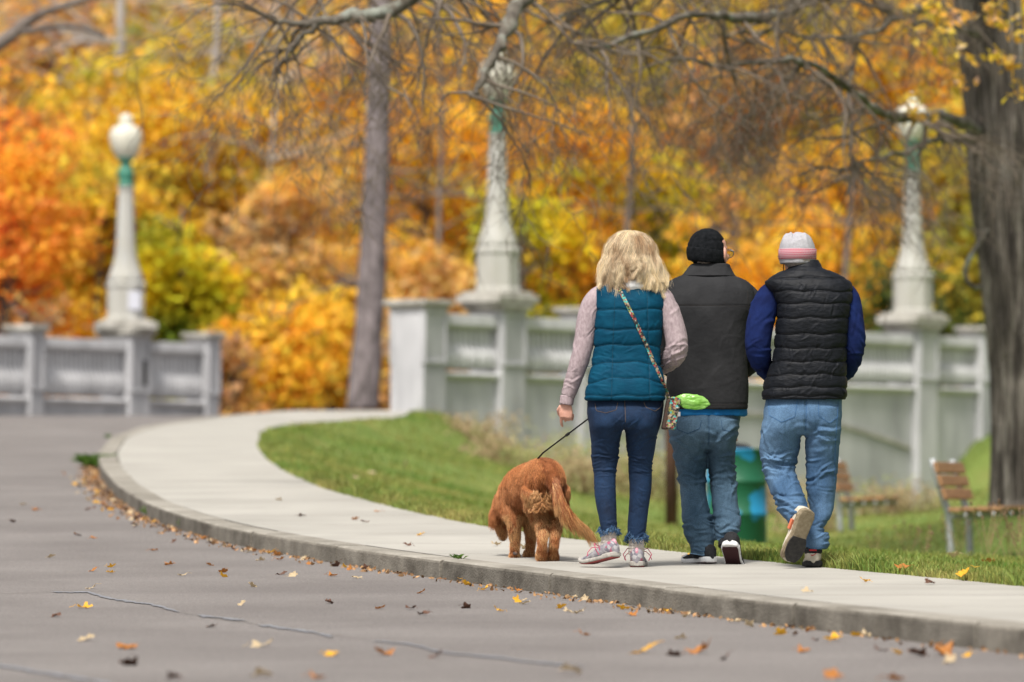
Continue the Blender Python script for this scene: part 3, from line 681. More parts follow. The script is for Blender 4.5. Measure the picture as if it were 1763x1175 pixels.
# nearer trees standing just behind the balustrade and bridge
TR = [
 (10, 92, 700, 95, 330, m_or, 'orange-red maple at the far left edge', 9000),
 (150, 95, 700, 250, 260, m_ye, 'low bright yellow maple left of the far left lamp', 8000),
 (215, 97, 700, 100, 440, m_ye, 'tall golden maple rising behind the far left lamp', 12000),
 (315, 94, 700, 320, 150, m_yg, 'green and yellow tree just right of the far left lamp', 6500),
 (420, 97, 700, 120, 330, m_ye, 'golden tree right of the left lamp, mixed with grey twigs', 7000),
 (500, 95, 700, 290, 240, m_tan, 'tan and orange thinning tree left of the slim bare trunk', 6500),
 (470, 90, 702, 500, 190, m_gold, 'low golden shrub in the gap between the balustrades', 5500),
 (570, 92, 702, 470, 150, m_ye, 'bright yellow shrub touching the left of the slim trunk', 3600),
 (580, 102, 700, -30, 300, m_gold, 'golden tree high behind the slim bare trunk', 7000),
 (730, 97, 700, 140, 300, m_gold, 'orange-gold tree between slim trunk and middle lamp', 9000),
 (720, 91, 702, 420, 170, m_tan, 'tan and orange bush behind the bridge end pillar', 4000),
 (900, 93, 700, 270, 190, m_yg, 'yellow-green tree right of the middle lamp', 6000),
 (985, 97, 700, 120, 330, m_gold, 'bright golden maple above the blond woman', 12000),
 (1130, 99, 700, 250, 260, m_yg, 'olive and yellow tree above the black beanie', 7000),
 (1270, 95, 700, 330, 280, m_gold, 'golden tree with glowing low crown behind the two men', 8500),
 (1210, 104, 700, -10, 340, m_br, 'russet thinning tree high behind the twigs', 8000),
 (1420, 97, 700, 240, 300, m_gold, 'gold maple above the pale knit cap', 8500),
 (1410, 93, 700, 350, 220, m_gold, 'low golden tree just right of the pale knit cap', 5500),
 (1510, 104, 700, 0, 320, m_gold, 'tall golden tree behind the right lamp top', 8500),
 (1640, 96, 700, 200, 260, m_ol, 'olive tree between right lamp and big trunk', 7500),
 (1560, 90, 700, 440, 210, m_dg, 'low dark green shrub behind the right lamp pedestal', 4000),
 (1770, 98, 700, 60, 260, m_ye, 'yellow tree mostly hidden by the big trunk', 6000),
 (830, 103, 700, -40, 380, m_gold, 'golden tree high behind the middle lamp globe', 10000),
 (1040, 106, 700, -60, 380, m_ol, 'tall olive and gold tree high above the blond woman', 9000),
 (350, 106, 700, 10, 340, m_ol, 'olive tree high between left lamp and slim trunk', 8000),
 (90, 106, 700, -20, 360, m_br, 'dark russet tree in the upper left corner', 9000),
 (1700, 108, 700, -60, 360, m_ol, 'tall olive tree behind the top of the big trunk', 8000),
 (1370, 108, 700, -80, 380, m_ol, 'tall olive-gold tree high between cap and right lamp', 9000),
 (640, 109, 700, -80, 380, m_tan, 'tan tree high behind the slim bare trunk', 8000),
 (50, 88, 700, 520, 160, m_br, 'low russet brush behind the leftmost balustrade post', 2200),
 (400, 88, 702, 590, 120, m_br, 'small russet bush at the balustrade end', 1800),
]
for i, (u, D, vb, vt, wpx, mm, lab, nl) in enumerate(TR):
    shrub = vt > 410
    tree(u, D, vb, vt, wpx, mm, lab, 500+i*7, nleaf=nl, low=.02 if shrub or vt > 230 else .12, size=.10 if D > 100 else .085, name='shrub' if shrub else 'autumn_tree', cat='shrub' if shrub else 'tree')
# low brush that closes the gap between balustrade and bridge
# bare grey trees
def bare(u, D, vb, lean, h, r0, label, mt, seed, kids=4, nb=22):
    b = at(u, vb, D); t = empty('bare_tree', tuple(b), 0, label, 'tree'); tw = Twigs(seed); rn = random.Random(seed)
    P = np.array([[lean*z+.06*math.sin(z*1.3+seed), .0, z] for z in np.linspace(-.3, h, 16)]); rad = np.linspace(r0, r0*.35, 16)
    g = Geo(); g.tube(P, rad, n=14); g.obj('trunk', mt, t, smooth=True)
    for k in range(nb):
        i = rn.randrange(5, 16); s_ = rn.choice((-1, 1))
        tw.grow(P[i], (s_, rn.uniform(-.6, .6), rn.uniform(.0, .9)), h*.26*rn.uniform(.6, 1.2), max(.02, rad[i]*.35), 2, droop=.02, kids=kids)
    o = tw.g.obj('branches', mt, t, smooth=True); o['kind'] = 'stuff'
    return t
bare(235, 100, 690, -.05, 12, .14, 'pale grey bare tree rising in the upper left', m_grey, 11)
bare(330, 103, 690, .06, 12, .10, 'thin pale bare tree right of the upper left pale tree', m_grey, 12)
bare(460, 96, 690, .02, 9, .05, 'slender grey bare sapling left of the slim trunk', m_grey, 13, nb=26)
bare(770, 94, 690, -.03, 9, .06, 'dark bare sapling between slim trunk and middle lamp', m_tr, 14)
bare(1075, 95, 690, .02, 10, .07, 'dark bare tree above the blond woman', m_tr, 15)
bare(1450, 90, 690, .03, 9, .06, 'dark bare tree above the man in the puffer vest', m_tr, 16)
# slim tall trunk in the middle
m_pine = M('slim_bark', (.085, .072, .07), (.25, .215, .215), scale=5, detail=9, rough=.95, bump=.8, bscale=10, bdist=.05, stretch=(2, 2, .8))
b = at(628, 700, 84.5); pine = empty('pine_tree', tuple(b), 0, 'slim straight grey-brown trunk between the lamps, bare of leaves', 'tree')
Pp = limb_path([(624, 705, 84.5), (632, 600, 84.5), (640, 480, 84.5), (648, 300, 84.5), (653, 120, 84.5), (657, -60, 84.5), (662, -300, 84.5)])
T = np.linspace(0, len(Pp)-1, 90); cc = np.stack([np.interp(T, range(len(Pp)), Pp[:, k]) for k in range(3)], 1); rr_ = np.interp(T, [0, 10, len(Pp)-1], [.245, .20, .155]); R = []
a = np.linspace(0, 2*math.pi, 28, endpoint=False)
for c, r0 in zip(cc, rr_):
    q = np.stack([np.cos(a)*2+c[0], np.sin(a)*2, np.full(28, c[2]*1.2)], 1); r = r0*(1+.08*fbm(q, 3)); R.append(np.stack([c[0]+r*np.cos(a), c[1]+r*np.sin(a), np.full(28, c[2])], 1))
g = Geo(); g.rings(R); o = g.obj('trunk', m_pine, smooth=True); place(o, pine)
tw = Twigs(77); rn = random.Random(5)
for (v, s_, L) in [(490, -1, 1.1), (500, -1, .9), (350, -1, .7), (380, 1, .6), (250, 1, .9), (230, -1, .6), (180, 1, .9), (120, -1, .8), (430, 1, .5), (300, 1, 1.1), (60, 1, .9)]:
    c = at(np.interp(v, [0, 700], [655, 628]), v, 84.5); tw.grow(tuple(c), (s_, rn.uniform(-.3, .3), rn.uniform(.0, .2)), L, .03, 2, droop=.03, kids=4)
o = tw.g.obj('dead_branches', m_tr, smooth=True); o['kind'] = 'stuff'; place(o, pine)
# dark limb of a nearer tree reaching in at the top left corner
b = at(-330, 740, 72); t = empty('leaning_tree', tuple(b), 0, 'dark limb reaching in at the top left corner', 'tree')
g = Geo(); P = limb_path([(-330, 760, 72), (-320, 500, 72), (-290, 300, 72), (-240, 160, 72)]); g.tube(P, np.linspace(.3, .2, len(P)), n=14); o = g.obj('trunk', m_tr, smooth=True); place(o, t)
for pts, r0 in [([(-240, 160, 72), (-120, 120, 71), (-20, 85, 70), (25, 55, 70), (60, 30, 70), (110, 10, 70), (220, -20, 70)], .13), ([(25, 55, 70), (60, 52, 70), (120, 44, 70), (180, 62, 70)], .05)]:
    g = Geo(); P = limb_path(pts); g.tube(P, np.linspace(r0, .03, len(P)), n=10); o = g.obj('limb', m_tr, smooth=True); place(o, t)
# the far wood on the hillside: reads as one mass
r = np.random.default_rng(99); n = 2400; X = r.uniform(-19, 19, n); Y = r.uniform(112, 172, n); Z = hill_z(X, Y)+r.uniform(.5, 9, n)**1.0
for nm, mm, sel, sd in (('far_wood', m_br, 0, 1), ('far_wood', m_ol, 1, 2), ('far_wood', m_tan, 2, 3)):
    k = (np.arange(n) % 3) == sel; V, F = leafcloud(np.stack([X, Y, Z], 1)[k], 55, .75, .19, sd)
    o = link(nm, npmesh(V, F), mm, smooth=False); tag(o, ['russet', 'olive', 'tan'][sel]+' foliage of the far wood on the hillside', 'wood', kind='stuff')
g = Geo()
for i in range(90):
    x = r.uniform(-18, 18); y = r.uniform(110, 160); z0 = float(hill_z(np.array([x]), np.array([y]))[0]); h = r.uniform(8, 15); l = r.normal(0, .05)
    g.tube([(x, y, z0-.5), (x+l*h*.5, y, z0+h*.5), (x+l*h*1.2, y, z0+h)], [.17, .12, .04], n=7)
o = g.obj('far_tree_trunks', m_tr, smooth=True); tag(o, 'crowded grey trunks of the far wood on the hillside', 'wood', kind='stuff')

# leaves still hanging on the big tree, upper right
C = []; rn = np.random.default_rng(12)
for (u, v, D, k) in [(1620, 30, 46, 4), (1600, 75, 46, 3), (1575, 45, 46, 3), (1650, 40, 46, 3), (1650, 100, 46, 3), (1690, 20, 45, 3), (1730, 50, 45, 4), (1745, 100, 45, 4), (1700, 5, 45, 4), (1635, 130, 46.5, 3), (1583, 165, 47, 8), (1572, 205, 47, 6), (1590, 140, 47, 4),
                     (1610, 10, 46, 5), (1760, 30, 45, 6), (1720, 110, 45, 4), (1650, 150, 46.5, 3), (1560, 20, 46.5, 3), (1755, 160, 45, 4)]:
    for j in range(k): C.append(tuple(at(u+rn.normal(0, 14), v+rn.normal(0, 12), D+rn.normal(0, .3))))
V, F = leafcloud(np.array(C), 4, .05, .05, 5); o = link('leaves', npmesh(V, F), LM('hanging_leaves', (.42, .28, .20), (.70, .42, .05), (.66, .46, .04), scale=6), smooth=False); place(o, big); o['kind'] = 'stuff'

# brush and dry plants on the bank in front of the bridge wall
m_b1 = LM('pale_green_brush', (.28, .33, .12), (.44, .44, .18), (.50, .45, .24), 1.5)
m_b2 = LM('tan_brush', (.44, .30, .20), (.48, .38, .22), (.40, .40, .18), 1.5)
BR = [(1000, 66, .9, 1.0, m_b1, 'pale green weeds right of the dog, below the bridge wall'), (1060, 62, .8, .7, m_b2, 'tan weeds between the woman\'s knees'), (1105, 62, .7, .75, m_b1, 'pale green weeds between woman\'s legs and brown post'),
      (985, 60, .8, .55, m_b2, 'low tan brush just right of the dog'), (810, 66, .9, .35, m_b2, 'low dry brown patch left of the dog'), (1130, 63, .9, 1.0, m_b1, 'green-yellow brush by the brown post'),
      (1185, 66, .8, .7, m_b1, 'green brush between post and drum'), (1330, 62, .7, .6, m_b2, 'rusty tan brush right of the drum'), (1410, 64, .8, .7, m_b1, 'green brush behind the farther bench'),
      (1395, 58, .5, .5, m_b2, 'tan weeds left of the farther bench'), (1500, 64, .8, .55, m_b1, 'low green brush under the farther bench seat'), (870, 64, .8, .45, m_b2, 'dry brown brush above the dog\'s back'), (935, 63, .8, .55, m_b1, 'pale green weeds above the leash'), (1570, 62, .7, .4, m_b2, 'tan weeds right of the farther bench')]
for i, (u, D, wd, h, mm, lab) in enumerate(BR):
    x = (u-881.5)*D/FPX; z = float(zlawn(x, D)[0]); r = np.random.default_rng(900+i)
    t = empty('brush', (x, D, z), 0, lab, 'brush'); g = Geo(); n = 30; tips = []
    for k in range(n):
        bx, by = r.normal(0, wd*.22, 2); tx, ty = bx+r.normal(0, wd*.25), by+r.normal(0, wd*.2); hh = h*.62*r.uniform(.5, 1.1)
        g.tube([(bx, by, -.03), ((bx+tx)/2+r.normal(0, .03), (by+ty)/2, hh*.55), (tx, ty, hh)], [.006, .005, .002], n=3); tips += [(tx, ty, hh), ((bx+tx)/2, (by+ty)/2, hh*.6), (bx*.8+tx*.2, by, hh*.3), (bx*.3+tx*.7, by, hh*.8)]
    g.obj('stems', M('dry_stem', (.25, .17, .09)) if i == 0 else bpy.data.materials['dry_stem'], t)
    V, F = leafcloud(np.array(tips), 8, .11, .026, 40+i); link('foliage', npmesh(V, F), mm, t, smooth=False)
# thin dried weeds near the right bench
m_seed = M('seed_head', (.10, .06, .035), (.22, .14, .08), scale=30)
def weed(kind):
    r = np.random.default_rng(kind+70); t = empty('dried_weed', (0, 0, 0), 0); g = Geo(); h = [.36, .28, .45][kind]; s = Geo()
    for k in range([5, 4, 7][kind]):
        a = r.uniform(0, 6.28); e = np.array([math.cos(a)*h*.3, math.sin(a)*h*.3, h*r.uniform(.6, 1)]); st = r.uniform(0, .4)*h
        g.tube([(0, 0, st), e*.5+np.array([0, 0, st*.5+r.normal(0, .02)]), e], [.003, .0025, .0018], n=3)
        s.ell(e, (.009, .009, .012), n=6, m=5)
        for q in range(4): s.ell(e*(.55+.1*q)+r.normal(0, .012, 3), (.005, .005, .006), n=5, m=4)
    g.obj('stem', bpy.data.materials['dry_stem'], t); s.obj('seed_heads', m_seed, t); return t
protos = [weed(k) for k in range(3)]; used = set(); rn = random.Random(9)
for (u, D) in [(1590, 40), (1700, 38), (1735, 39), (1755, 37), (1560, 43), (1650, 44), (1510, 44)]:
    k = rn.choice([0, 1]) if u < 1640 else rn.choice([0, 2, 2]); p = protos[k]
    if k in used:
        c = p.copy(); COL.objects.link(c)
        for ch in list(p.children): d = ch.copy(); COL.objects.link(d); d.parent = c
    else: c = p; used.add(k)
    x = (u-881.5)*D/FPX; c.location = (x, D, float(zlawn(x, D)[0])); c.rotation_euler = (0, 0, rn.uniform(0, 6.28))
    if u >= 1640: tag(c, 'thin dried weed with seed heads in front of the nearer bench', 'weed', 'dried weeds before the nearer bench')
    else: tag(c, 'thin dried weed in the grass between the two benches', 'weed', 'dried weeds between the benches')
for k, p in enumerate(protos):
    if k not in used:
        for ch in list(p.children): bpy.data.objects.remove(ch)
        bpy.data.objects.remove(p)

# ------------------------------------------------------------------ fallen leaves
def leaf_mesh(seed):
    r = np.random.default_rng(seed); n = 22; a = np.linspace(0, 2*math.pi, n, endpoint=False)
    lob = .62+.38*np.abs(np.cos(a*2.5))**1.5; rad = lob*(1+.1*r.normal(size=n)); x, y = rad*np.cos(a), rad*np.sin(a)*.9
    cu, cv, tw_ = r.uniform(.2, .9), r.uniform(-.2, .7), r.uniform(-.5, .5)
    f = lambda x, y: cu*x*x*.6+cv*y*y*.6+tw_*x*y
    V = [(0, 0, f(0, 0))]+[(x[i]*.5, y[i]*.5, f(x[i]*.5, y[i]*.5)) for i in range(n)]+[(x[i], y[i], f(x[i], y[i])+r.normal(0, .08)) for i in range(n)]
    F = []
    for i in range(n):
        j = (i+1) % n; F.append((0, 1+i, 1+j)); F.append((1+i, 1+n+i, 1+n+j, 1+j))
    g = Geo(); V = np.array(V); V[:, 2] -= V[:, 2].min(); g.add(V, F)
    g.tube([(-.95, 0, f(-.95, 0)-V[:, 2].min()*0+.1), (-1.3, .1, .15), (-1.7, .15, .05)], .03, n=4)
    return g.mesh('leaf')
lm = {'yellow': M('yellow_leaf', (.78, .45, .03), (.62, .30, .03), scale=30, rough=.55, trans=.25), 'orange-brown': M('orange_leaf', (.48, .20, .04), (.30, .11, .03), scale=30, rough=.6, trans=.2),
      'pale tan': M('tan_leaf', (.55, .44, .28), (.40, .30, .18), scale=30, rough=.6, trans=.2), 'dark brown': M('brown_leaf', (.13, .06, .035), (.07, .035, .025), scale=30, rough=.7)}
lms = {}
for c in lm:
    for k in range(4):
        me = leaf_mesh(hash(c) % 1 + k+{'yellow': 0, 'orange-brown': 10, 'pale tan': 20, 'dark brown': 30}[c]); me.materials.append(lm[c]); lms[c, k] = me
rn = random.Random(31)
def leaf(x, y, z, c, size, where, grp, tilt=.25):
    o = bpy.data.objects.new('fallen_leaf', lms[c, rn.randrange(4)]); COL.objects.link(o)
    o.location = (x, y, z+.004); o.scale = (size,)*3; o.rotation_euler = (rn.gauss(0, tilt), rn.gauss(0, tilt), rn.uniform(0, 6.28))
    tag(o, f'{c} fallen leaf {where}', 'leaf', f'{c} leaves {grp}')
def leaf_uv(u, v, c, size=.035):
    size = size*.86
    x, d = road_pt_uv(u, v); leaf(x, d, float(zroad(d)), c, size, 'lying out on the grey asphalt', 'out on the road')
Y_, O_, T_, B_ = 'yellow', 'orange-brown', 'pale tan', 'dark brown'
for a in [(192, 977, Y_), (190, 987, Y_), (160, 984, O_), (158, 1014, T_), (145, 1048, Y_, .045), (292, 974, O_), (315, 992, T_), (360, 974, O_), (384, 986, O_), (385, 994, Y_), (448, 966, T_), (482, 965, O_), (467, 953, Y_), (505, 993, T_),
          (486, 990, B_), (572, 993, O_), (613, 997, T_), (417, 1043, T_), (385, 924, O_), (265, 949, O_), (161, 928, O_), (132, 923, B_), (434, 1011, T_), (654, 1049, O_), (566, 1040, B_), (707, 1050, B_), (803, 1048, B_), (725, 1022, O_),
          (859, 1054, Y_), (729, 1060, B_), (97, 1063, B_), (365, 1081, B_), (150, 1104, T_, .05), (220, 1118, O_, .06), (222, 1146, B_, .05), (450, 1114, T_, .055), (570, 1130, Y_, .04), (660, 1128, O_, .05), (750, 1133, B_), (450, 1165, T_, .05),
          (545, 1170, O_), (300, 1170, B_), (985, 1018+12, T_), (890, 1037, Y_), (905, 1041, T_), (968, 1048, Y_), (978, 1055, T_), (1000, 1057, T_), (1075, 1050, Y_), (1088, 1061, O_), (1122, 1054, T_), (1183, 1063, T_), (1264, 1073, T_),
          (1005, 1095, O_, .03), (1172, 1101, T_, .035), (1110, 1125, Y_, .055), (1160, 1130, B_, .035), (1205, 1125, O_, .06), (1248, 1137, B_, .03), (1383, 1124, O_, .035), (1435, 1104, Y_, .05), (1370, 1095, B_, .02), (1403, 1105, B_, .02),
          (1515, 1122, B_, .04), (1543, 1127, Y_, .03), (1580, 1131, B_, .055), (1625, 1129, O_, .065), (1434, 1168, O_, .04), (980, 1162, T_, .055), (1570, 1103, Y_, .07), (1590, 1096, O_, .05), (1540, 1172, O_, .05), (62, 880, O_), (20, 900, B_), (90, 960, T_), (230, 905, B_), (40, 870, T_)]:
    leaf_uv(*a)
# leaves gathered in the gutter
for i in range(125):
    d = 10+rn.random()**.8*40 if i < 95 else 40+rn.random()*12; d = max(d, 17); off = abs(rn.gauss(0, .13))+.03
    c = rn.choice([Y_, Y_, O_, T_, T_, B_] if d < 30 else [O_, B_, B_, T_, Y_]); e = .05; tx = (curb_x(d+e)-curb_x(d-e)); l = math.hypot(tx, .1)
    x = float(curb_x(d)-.1/l*off); y = float(d+tx/l*off); leaf(x, y, float(zroad(y)), c, rn.uniform(.017, .034), 'in the gutter against the kerb', 'in the gutter', .5)
for a in [(1018, 1003), (1210, 958, Y_), (1550, 987, O_), (1563, 990, Y_), (1390, 1020, T_), (1488, 998, B_), (1605, 1000, B_)]: pass
for (u, v, c) in [(1390, 1020, T_), (1488, 1002, Y_), (905, 945, T_), (852, 940, T_), (725, 922, Y_), (628, 900, B_), (650, 882, O_), (612, 895, O_), (1182, 960, Y_), (1552, 987, O_), (1600, 1006, B_), (700, 940, B_), (520, 890, B_), (480, 862, T_)]:
    d = depth_of(v, zwalk, 8, 74); leaf(at(u, v, d).x, d, float(zwalk(d)), c, .03, 'lying on the pale pavement', 'on the pavement')
for (u, v, D, c) in [(1555, 987, 27, O_), (1660, 1000, 26, Y_), (1215, 945, 34, Y_), (1640, 975, 33, T_), (1700, 985, 32, O_), (1480, 965, 36, T_), (640, 850, 52, T_), (700, 800, 58, T_), (750, 830, 55, O_), (610, 870, 47, T_), (840, 890, 42, T_)]:
    x = (u-881.5)*D/FPX; leaf(x, D, float(zlawn(x, D)[0])+.03, c, .045, 'resting in the lawn grass', 'in the lawn')
# crumbled litter in the gutter
r = np.random.default_rng(8); C = []
n = 1100; d = 17+r.random(n)**.55*36; off = np.abs(r.normal(0, .07, n))+.01; x = curb_x(d)-off*.99; C = np.stack([x, d, zroad(d)+.006], 1)
V, F = leafcloud(C, 2, .02, .013, 3, .1); o = link('leaf_litter', npmesh(V, F), M('litter', (.12, .06, .03), (.38, .22, .10), scale=9, island=.5), smooth=False); tag(o, 'crumbled brown leaf litter along the kerb gutter', 'litter', kind='stuff')
# weeds sprouting along the kerb
m_weed = M('weed_green', (.07, .17, .03), (.20, .33, .06), scale=20, rough=.5, trans=.3, island=.3)
def sprout(u, v, h, w_, n, lab, zf=zroad, top=False):
    d = depth_of(v, zf, 8, 74); p = at(u, v, d); r = np.random.default_rng(int(u)); V = []; F = []
    x = p.x
    for i in range(n):
        a = r.uniform(0, 6.28); L = w_*r.uniform(.5, 1); hh = h*r.uniform(.4, 1); bx, by = r.normal(0, w_*.15, 2); dx, dy = math.cos(a), math.sin(a)*.6; px, py = -dy*.12*w_+.002, dx*.12*w_+.001
        b = len(V); V += [(bx, by, 0), (bx+dx*L*.6+px, by+dy*L*.6+py, hh*.8), (bx+dx*L, by+dy*L, hh), (bx+dx*L*.6-px, by+dy*L*.6-py, hh*.85)]; F.append((b, b+1, b+2, b+3))
    o = link('weed', npmesh(np.array(V), np.array(F)), m_weed, smooth=False); o.location = (x, d, float(zf(d))); tag(o, lab, 'weed')
sprout(1292, 1060, .10, .08, 60, 'taller fresh green weed against the kerb near the puffer vest man'); sprout(1262, 1063, .035, .08, 50, 'low flat bright green weed in the road beside a taller one')
sprout(1628, 1088, .11, .05, 40, 'dark green weed against the kerb at the right'); sprout(790, 963, .03, .06, 30, 'small weed in a kerb joint left of the dog', zwalk)
sprout(1385, 1060, .05, .03, 25, 'tiny green weed at the kerb foot below the man\'s shoes'); sprout(938, 1015, .04, .05, 25, 'tiny green weed at the kerb foot below the dog')
sprout(163, 805, .13, .22, 130, 'green tuft in the gutter at the kerb\'s outer bend'); sprout(270, 890, .08, .12, 60, 'green tuft in the gutter left of the curved kerb'); sprout(335, 912, .07, .14, 60, 'small green gutter tuft among brown leaves'); sprout(365, 918, .06, .10, 40, 'green gutter tuft nearest the walkers among brown leaves')
sprout(185, 755, .05, .06, 25, 'tiny tuft at the top of the kerb\'s bend', zwalk)
# ------------------------------------------------------------------ people
def P3(u0, v0, s):
    return lambda u, v, y=0.0: np.array([(u-u0)/s, y, (v0-v)/s])
def torso(g, P, rows, e=2.5, n=44):   # rows: (v, uL, uR, yc, ry)
    rows = np.array(rows, float); t = np.arange(len(rows)); tt = np.linspace(0, len(rows)-1, (len(rows)-1)*6+1)
    C = np.stack([spline(t, rows[:, k])(tt) for k in range(5)], 1); R = []
    for v, a, b, yc, ry in C:
        c = P((a+b)/2, v, yc); rx = (P(b, v)-P(a, v))[0]/2; R.append(superring(c[0], c[1], c[2], rx, ry, e, n))
    g.rings(R)
def limb(g, P, pts, flat=1.0, n=24, up=None, e=None):   # pts: (u, v, y, r_px, [depth ratio])
    pts = np.array(pts, float); t = np.arange(len(pts)); tt = np.linspace(0, len(pts)-1, (len(pts)-1)*6+1)
    C = np.stack([spline(t, pts[:, k])(tt) for k in range(4)], 1); s = 1/(P(1, 0)-P(0, 0))[0]
    path = np.array([P(c[0], c[1], c[2]) for c in C]); g.tube(path, C[:, 3]/s, n=n, flat=flat, up=up if up is not None else (1, 0, 0))
def folds(V, lst):                    # lst: (cx, cz, ang, L, w, amp, curve)
    X, Z = V[:, 0], V[:, 2]; d = np.zeros(len(V))
    wx = X+.010*pn(V*14, 3); wz = Z+.012*pn(V*12, 8)
    for cx, cz, a, L, w_, am, cv, side in lst:
        dx, dz = wx-cx, wz-cz; t = dx*math.cos(a)+dz*math.sin(a); q = -dx*math.sin(a)+dz*math.cos(a)+cv*t*t
        env = np.exp(-(t/L)**2)*am
        if side is not None: env = env/(1+np.exp(-(V[:, 1]-side[0])*side[1]*120))
        d += env*(np.exp(-(q/w_)**2)-.55*np.exp(-((q-1.6*w_)/w_)**2))
    return d
def rfolds(seed, P, zones):           # zones: (n, uL, uR, vT, vB, ang mean, ang sd, length m, width m, amp m)
    r = np.random.default_rng(seed); out = []
    for n, ul, ur, vt, vb, am, asd, L, w_, a in zones:
        for _ in range(n):
            c = P(r.uniform(ul, ur), r.uniform(vt, vb)); out.append((c[0], c[2], math.radians(r.normal(am, asd)), L*r.uniform(.6, 1.4), w_*r.uniform(.7, 1.4), a*r.uniform(.4, 1.2)*r.choice([1, 1, -.6]), r.normal(0, 4), None))
    return out
def garment(name, g, m, root, voxel=.005, smooth=4, fn=None):
    me = remesh(g, voxel, smooth)
    if fn: displace(me, fn)
    return link(name, me, m, root)
def ellr(g, P, u, v, y, r, rot=None): g.ell(P(u, v, y), r, rot)
def head(g, c, yaw=0., pitch=0., s=1.0):
    """skull, jaw, nose, brow, lips and ears as one surface around c (head centre); face looks to +y"""
    Rm = Matrix.Rotation(yaw, 4, 'Z') @ Matrix.Rotation(pitch, 4, 'X')
    def e(x, y, z, r, rr=None):
        p = Rm @ Vector((x*s, y*s, z*s)); g.ell(tuple(np.array(c)+np.array(p)), tuple(k*s for k in r), Rm @ (rr or Matrix()))
    e(0, -.005, .025, (.076, .096, .088)); e(0, .03, -.035, (.060, .068, .075)); e(0, .058, -.085, (.034, .032, .026))
    e(0, .098, -.015, (.012, .020, .024)); e(0, .088, .012, (.010, .014, .024)); e(-.013, .095, -.03, (.009, .010, .008)); e(.013, .095, -.03, (.009, .010, .008))
    e(0, .080, .032, (.050, .018, .010)); e(0, .086, -.054, (.022, .010, .006)); e(0, .084, -.065, (.019, .010, .007))
    for k in (-1, 1):
        e(.045*k, .058, -.015, (.022, .026, .020)); e(.079*k, .0, -.005, (.010, .020, .033), Matrix.Rotation(.35*k, 4, 'Z')); e(.080*k, .004, -.032, (.008, .010, .011))
    return Rm
def under(me, P, keep):               # draw the skin in where clothes lie over it
    V, N = getv(me); z0 = P(0, 478)[2]; z1 = P(0, 935)[2]; k = np.clip((z0-V[:, 2])/.05, 0, 1)*np.clip((V[:, 2]-z1)/.05, 0, 1)
    for u, v, rp in keep:
        c = P(u, v); rr = (P(rp, 0)-P(0, 0))[0]; k = k*np.clip((np.hypot(V[:, 0]-c[0], V[:, 2]-c[2])-rr)/.03, 0, 1)
    setv(me, V-N*(k*.013)[:, None])
def face_bits(root, c, Rm, s=1.0):
    for k in (-1, 1):
        g = Geo(); p = Rm @ Vector((.031*k*s, .078*s, .008*s)); g.ell(tuple(np.array(c)+np.array(p)), (.013*s,)*3); g.obj('eye', m_eye, root, smooth=True)
def hand(g, w_, d, palm, curl=1.0, s=1.0, right=True, thumb_in=True):
    """w_ wrist point, d direction of the hand, palm = palm normal; fingers curl toward the palm"""
    w_ = np.array(w_, float); d = np.array(d, float); d /= np.linalg.norm(d); pl = np.array(palm, float); pl -= d*(pl@d); pl /= np.linalg.norm(pl)
    sd = np.cross(d, pl)*(1 if right else -1)       # toward the thumb
    g.tube([w_-d*.03*s, w_+d*.01*s, w_+d*.03*s, w_+d*.06*s, w_+d*.085*s], np.array([.026, .027, .034, .039, .036])*s, n=14, flat=.48, up=sd)
    lens = [.072, .080, .075, .060]
    cs = curl if isinstance(curl, (list, tuple)) else [curl]*4
    for i, L in enumerate(lens):
        curl = cs[i]
        b = w_+d*.080*s+sd*(.027-.0185*i)*s; a = 0; p = b.copy(); pts = [b-d*.01*s, b.copy()]; fr = [.45, .32, .23]
        for q in range(3):
            a += curl*[.95, 1.15, .75][q]*(1 if i else .93); v = d*math.cos(a)+pl*math.sin(a); 
            pts.append(p+v*L*fr[q]*s*.5); p = p+v*L*fr[q]*s; pts.append(p.copy())
        g.tube(pts, np.linspace(.0092, .0072, len(pts))*s, n=8)
        g.ell(p, (.0074*s,)*3, n=8, m=6)
    b = w_+d*.025*s+sd*.026*s; t = [b, b+sd*.018*s+d*.022*s+pl*.012*s, b+sd*.016*s+d*.046*s+pl*.024*s*(.4+curl*.6), b+sd*.002*s+d*.066*s+pl*.034*s*(.4+curl*.6)]
    g.tube(t, np.array([.014, .012, .0105, .0085])*s, n=8); g.ell(t[-1], (.0086*s,)*3, n=8, m=6)
def ribbon_on(bvhs, pts, w_, lift=.002, thick=.003, yoff=-1.0, step=.008):
    """a strip laid on the back of a garment. pts: local (x, z)"""
    P = np.array(pts, float); seg = np.linalg.norm(np.diff(P, axis=0), axis=1); L = np.concatenate([[0], np.cumsum(seg)]); n = max(3, int(L[-1]/step))
    t = np.linspace(0, L[-1], n); X = np.interp(t, L, P[:, 0]); Z = np.interp(t, L, P[:, 1]); Y = np.full(n, np.nan)
    for i in range(n):
        for b in bvhs:
            h = b.ray_cast(Vector((X[i], yoff, Z[i])), Vector((0, 1, 0)))
            if h[0] is not None and not (h[0].y > Y[i]): Y[i] = h[0].y
    ok = ~np.isnan(Y); 
    if not ok.any(): return Geo()
    Y = np.interp(t, t[ok], Y[ok])
    if n > 5: Y[1:-1] = np.minimum(Y[1:-1], (Y[:-2]+Y[2:])/2+.001)
    C = np.stack([X, Y-lift, Z], 1); T = np.gradient(C, axis=0); T /= np.linalg.norm(T, axis=1)[:, None]; S = np.cross(T, [0, 1, 0]); S /= np.linalg.norm(S, axis=1)[:, None]
    R = []
    for c, s_ in zip(C, S): R.append([c-s_*w_/2, c-s_*w_/2+[0, -thick, 0], c+s_*w_/2+[0, -thick, 0], c+s_*w_/2])
    g = Geo(); g.rings(R); return g
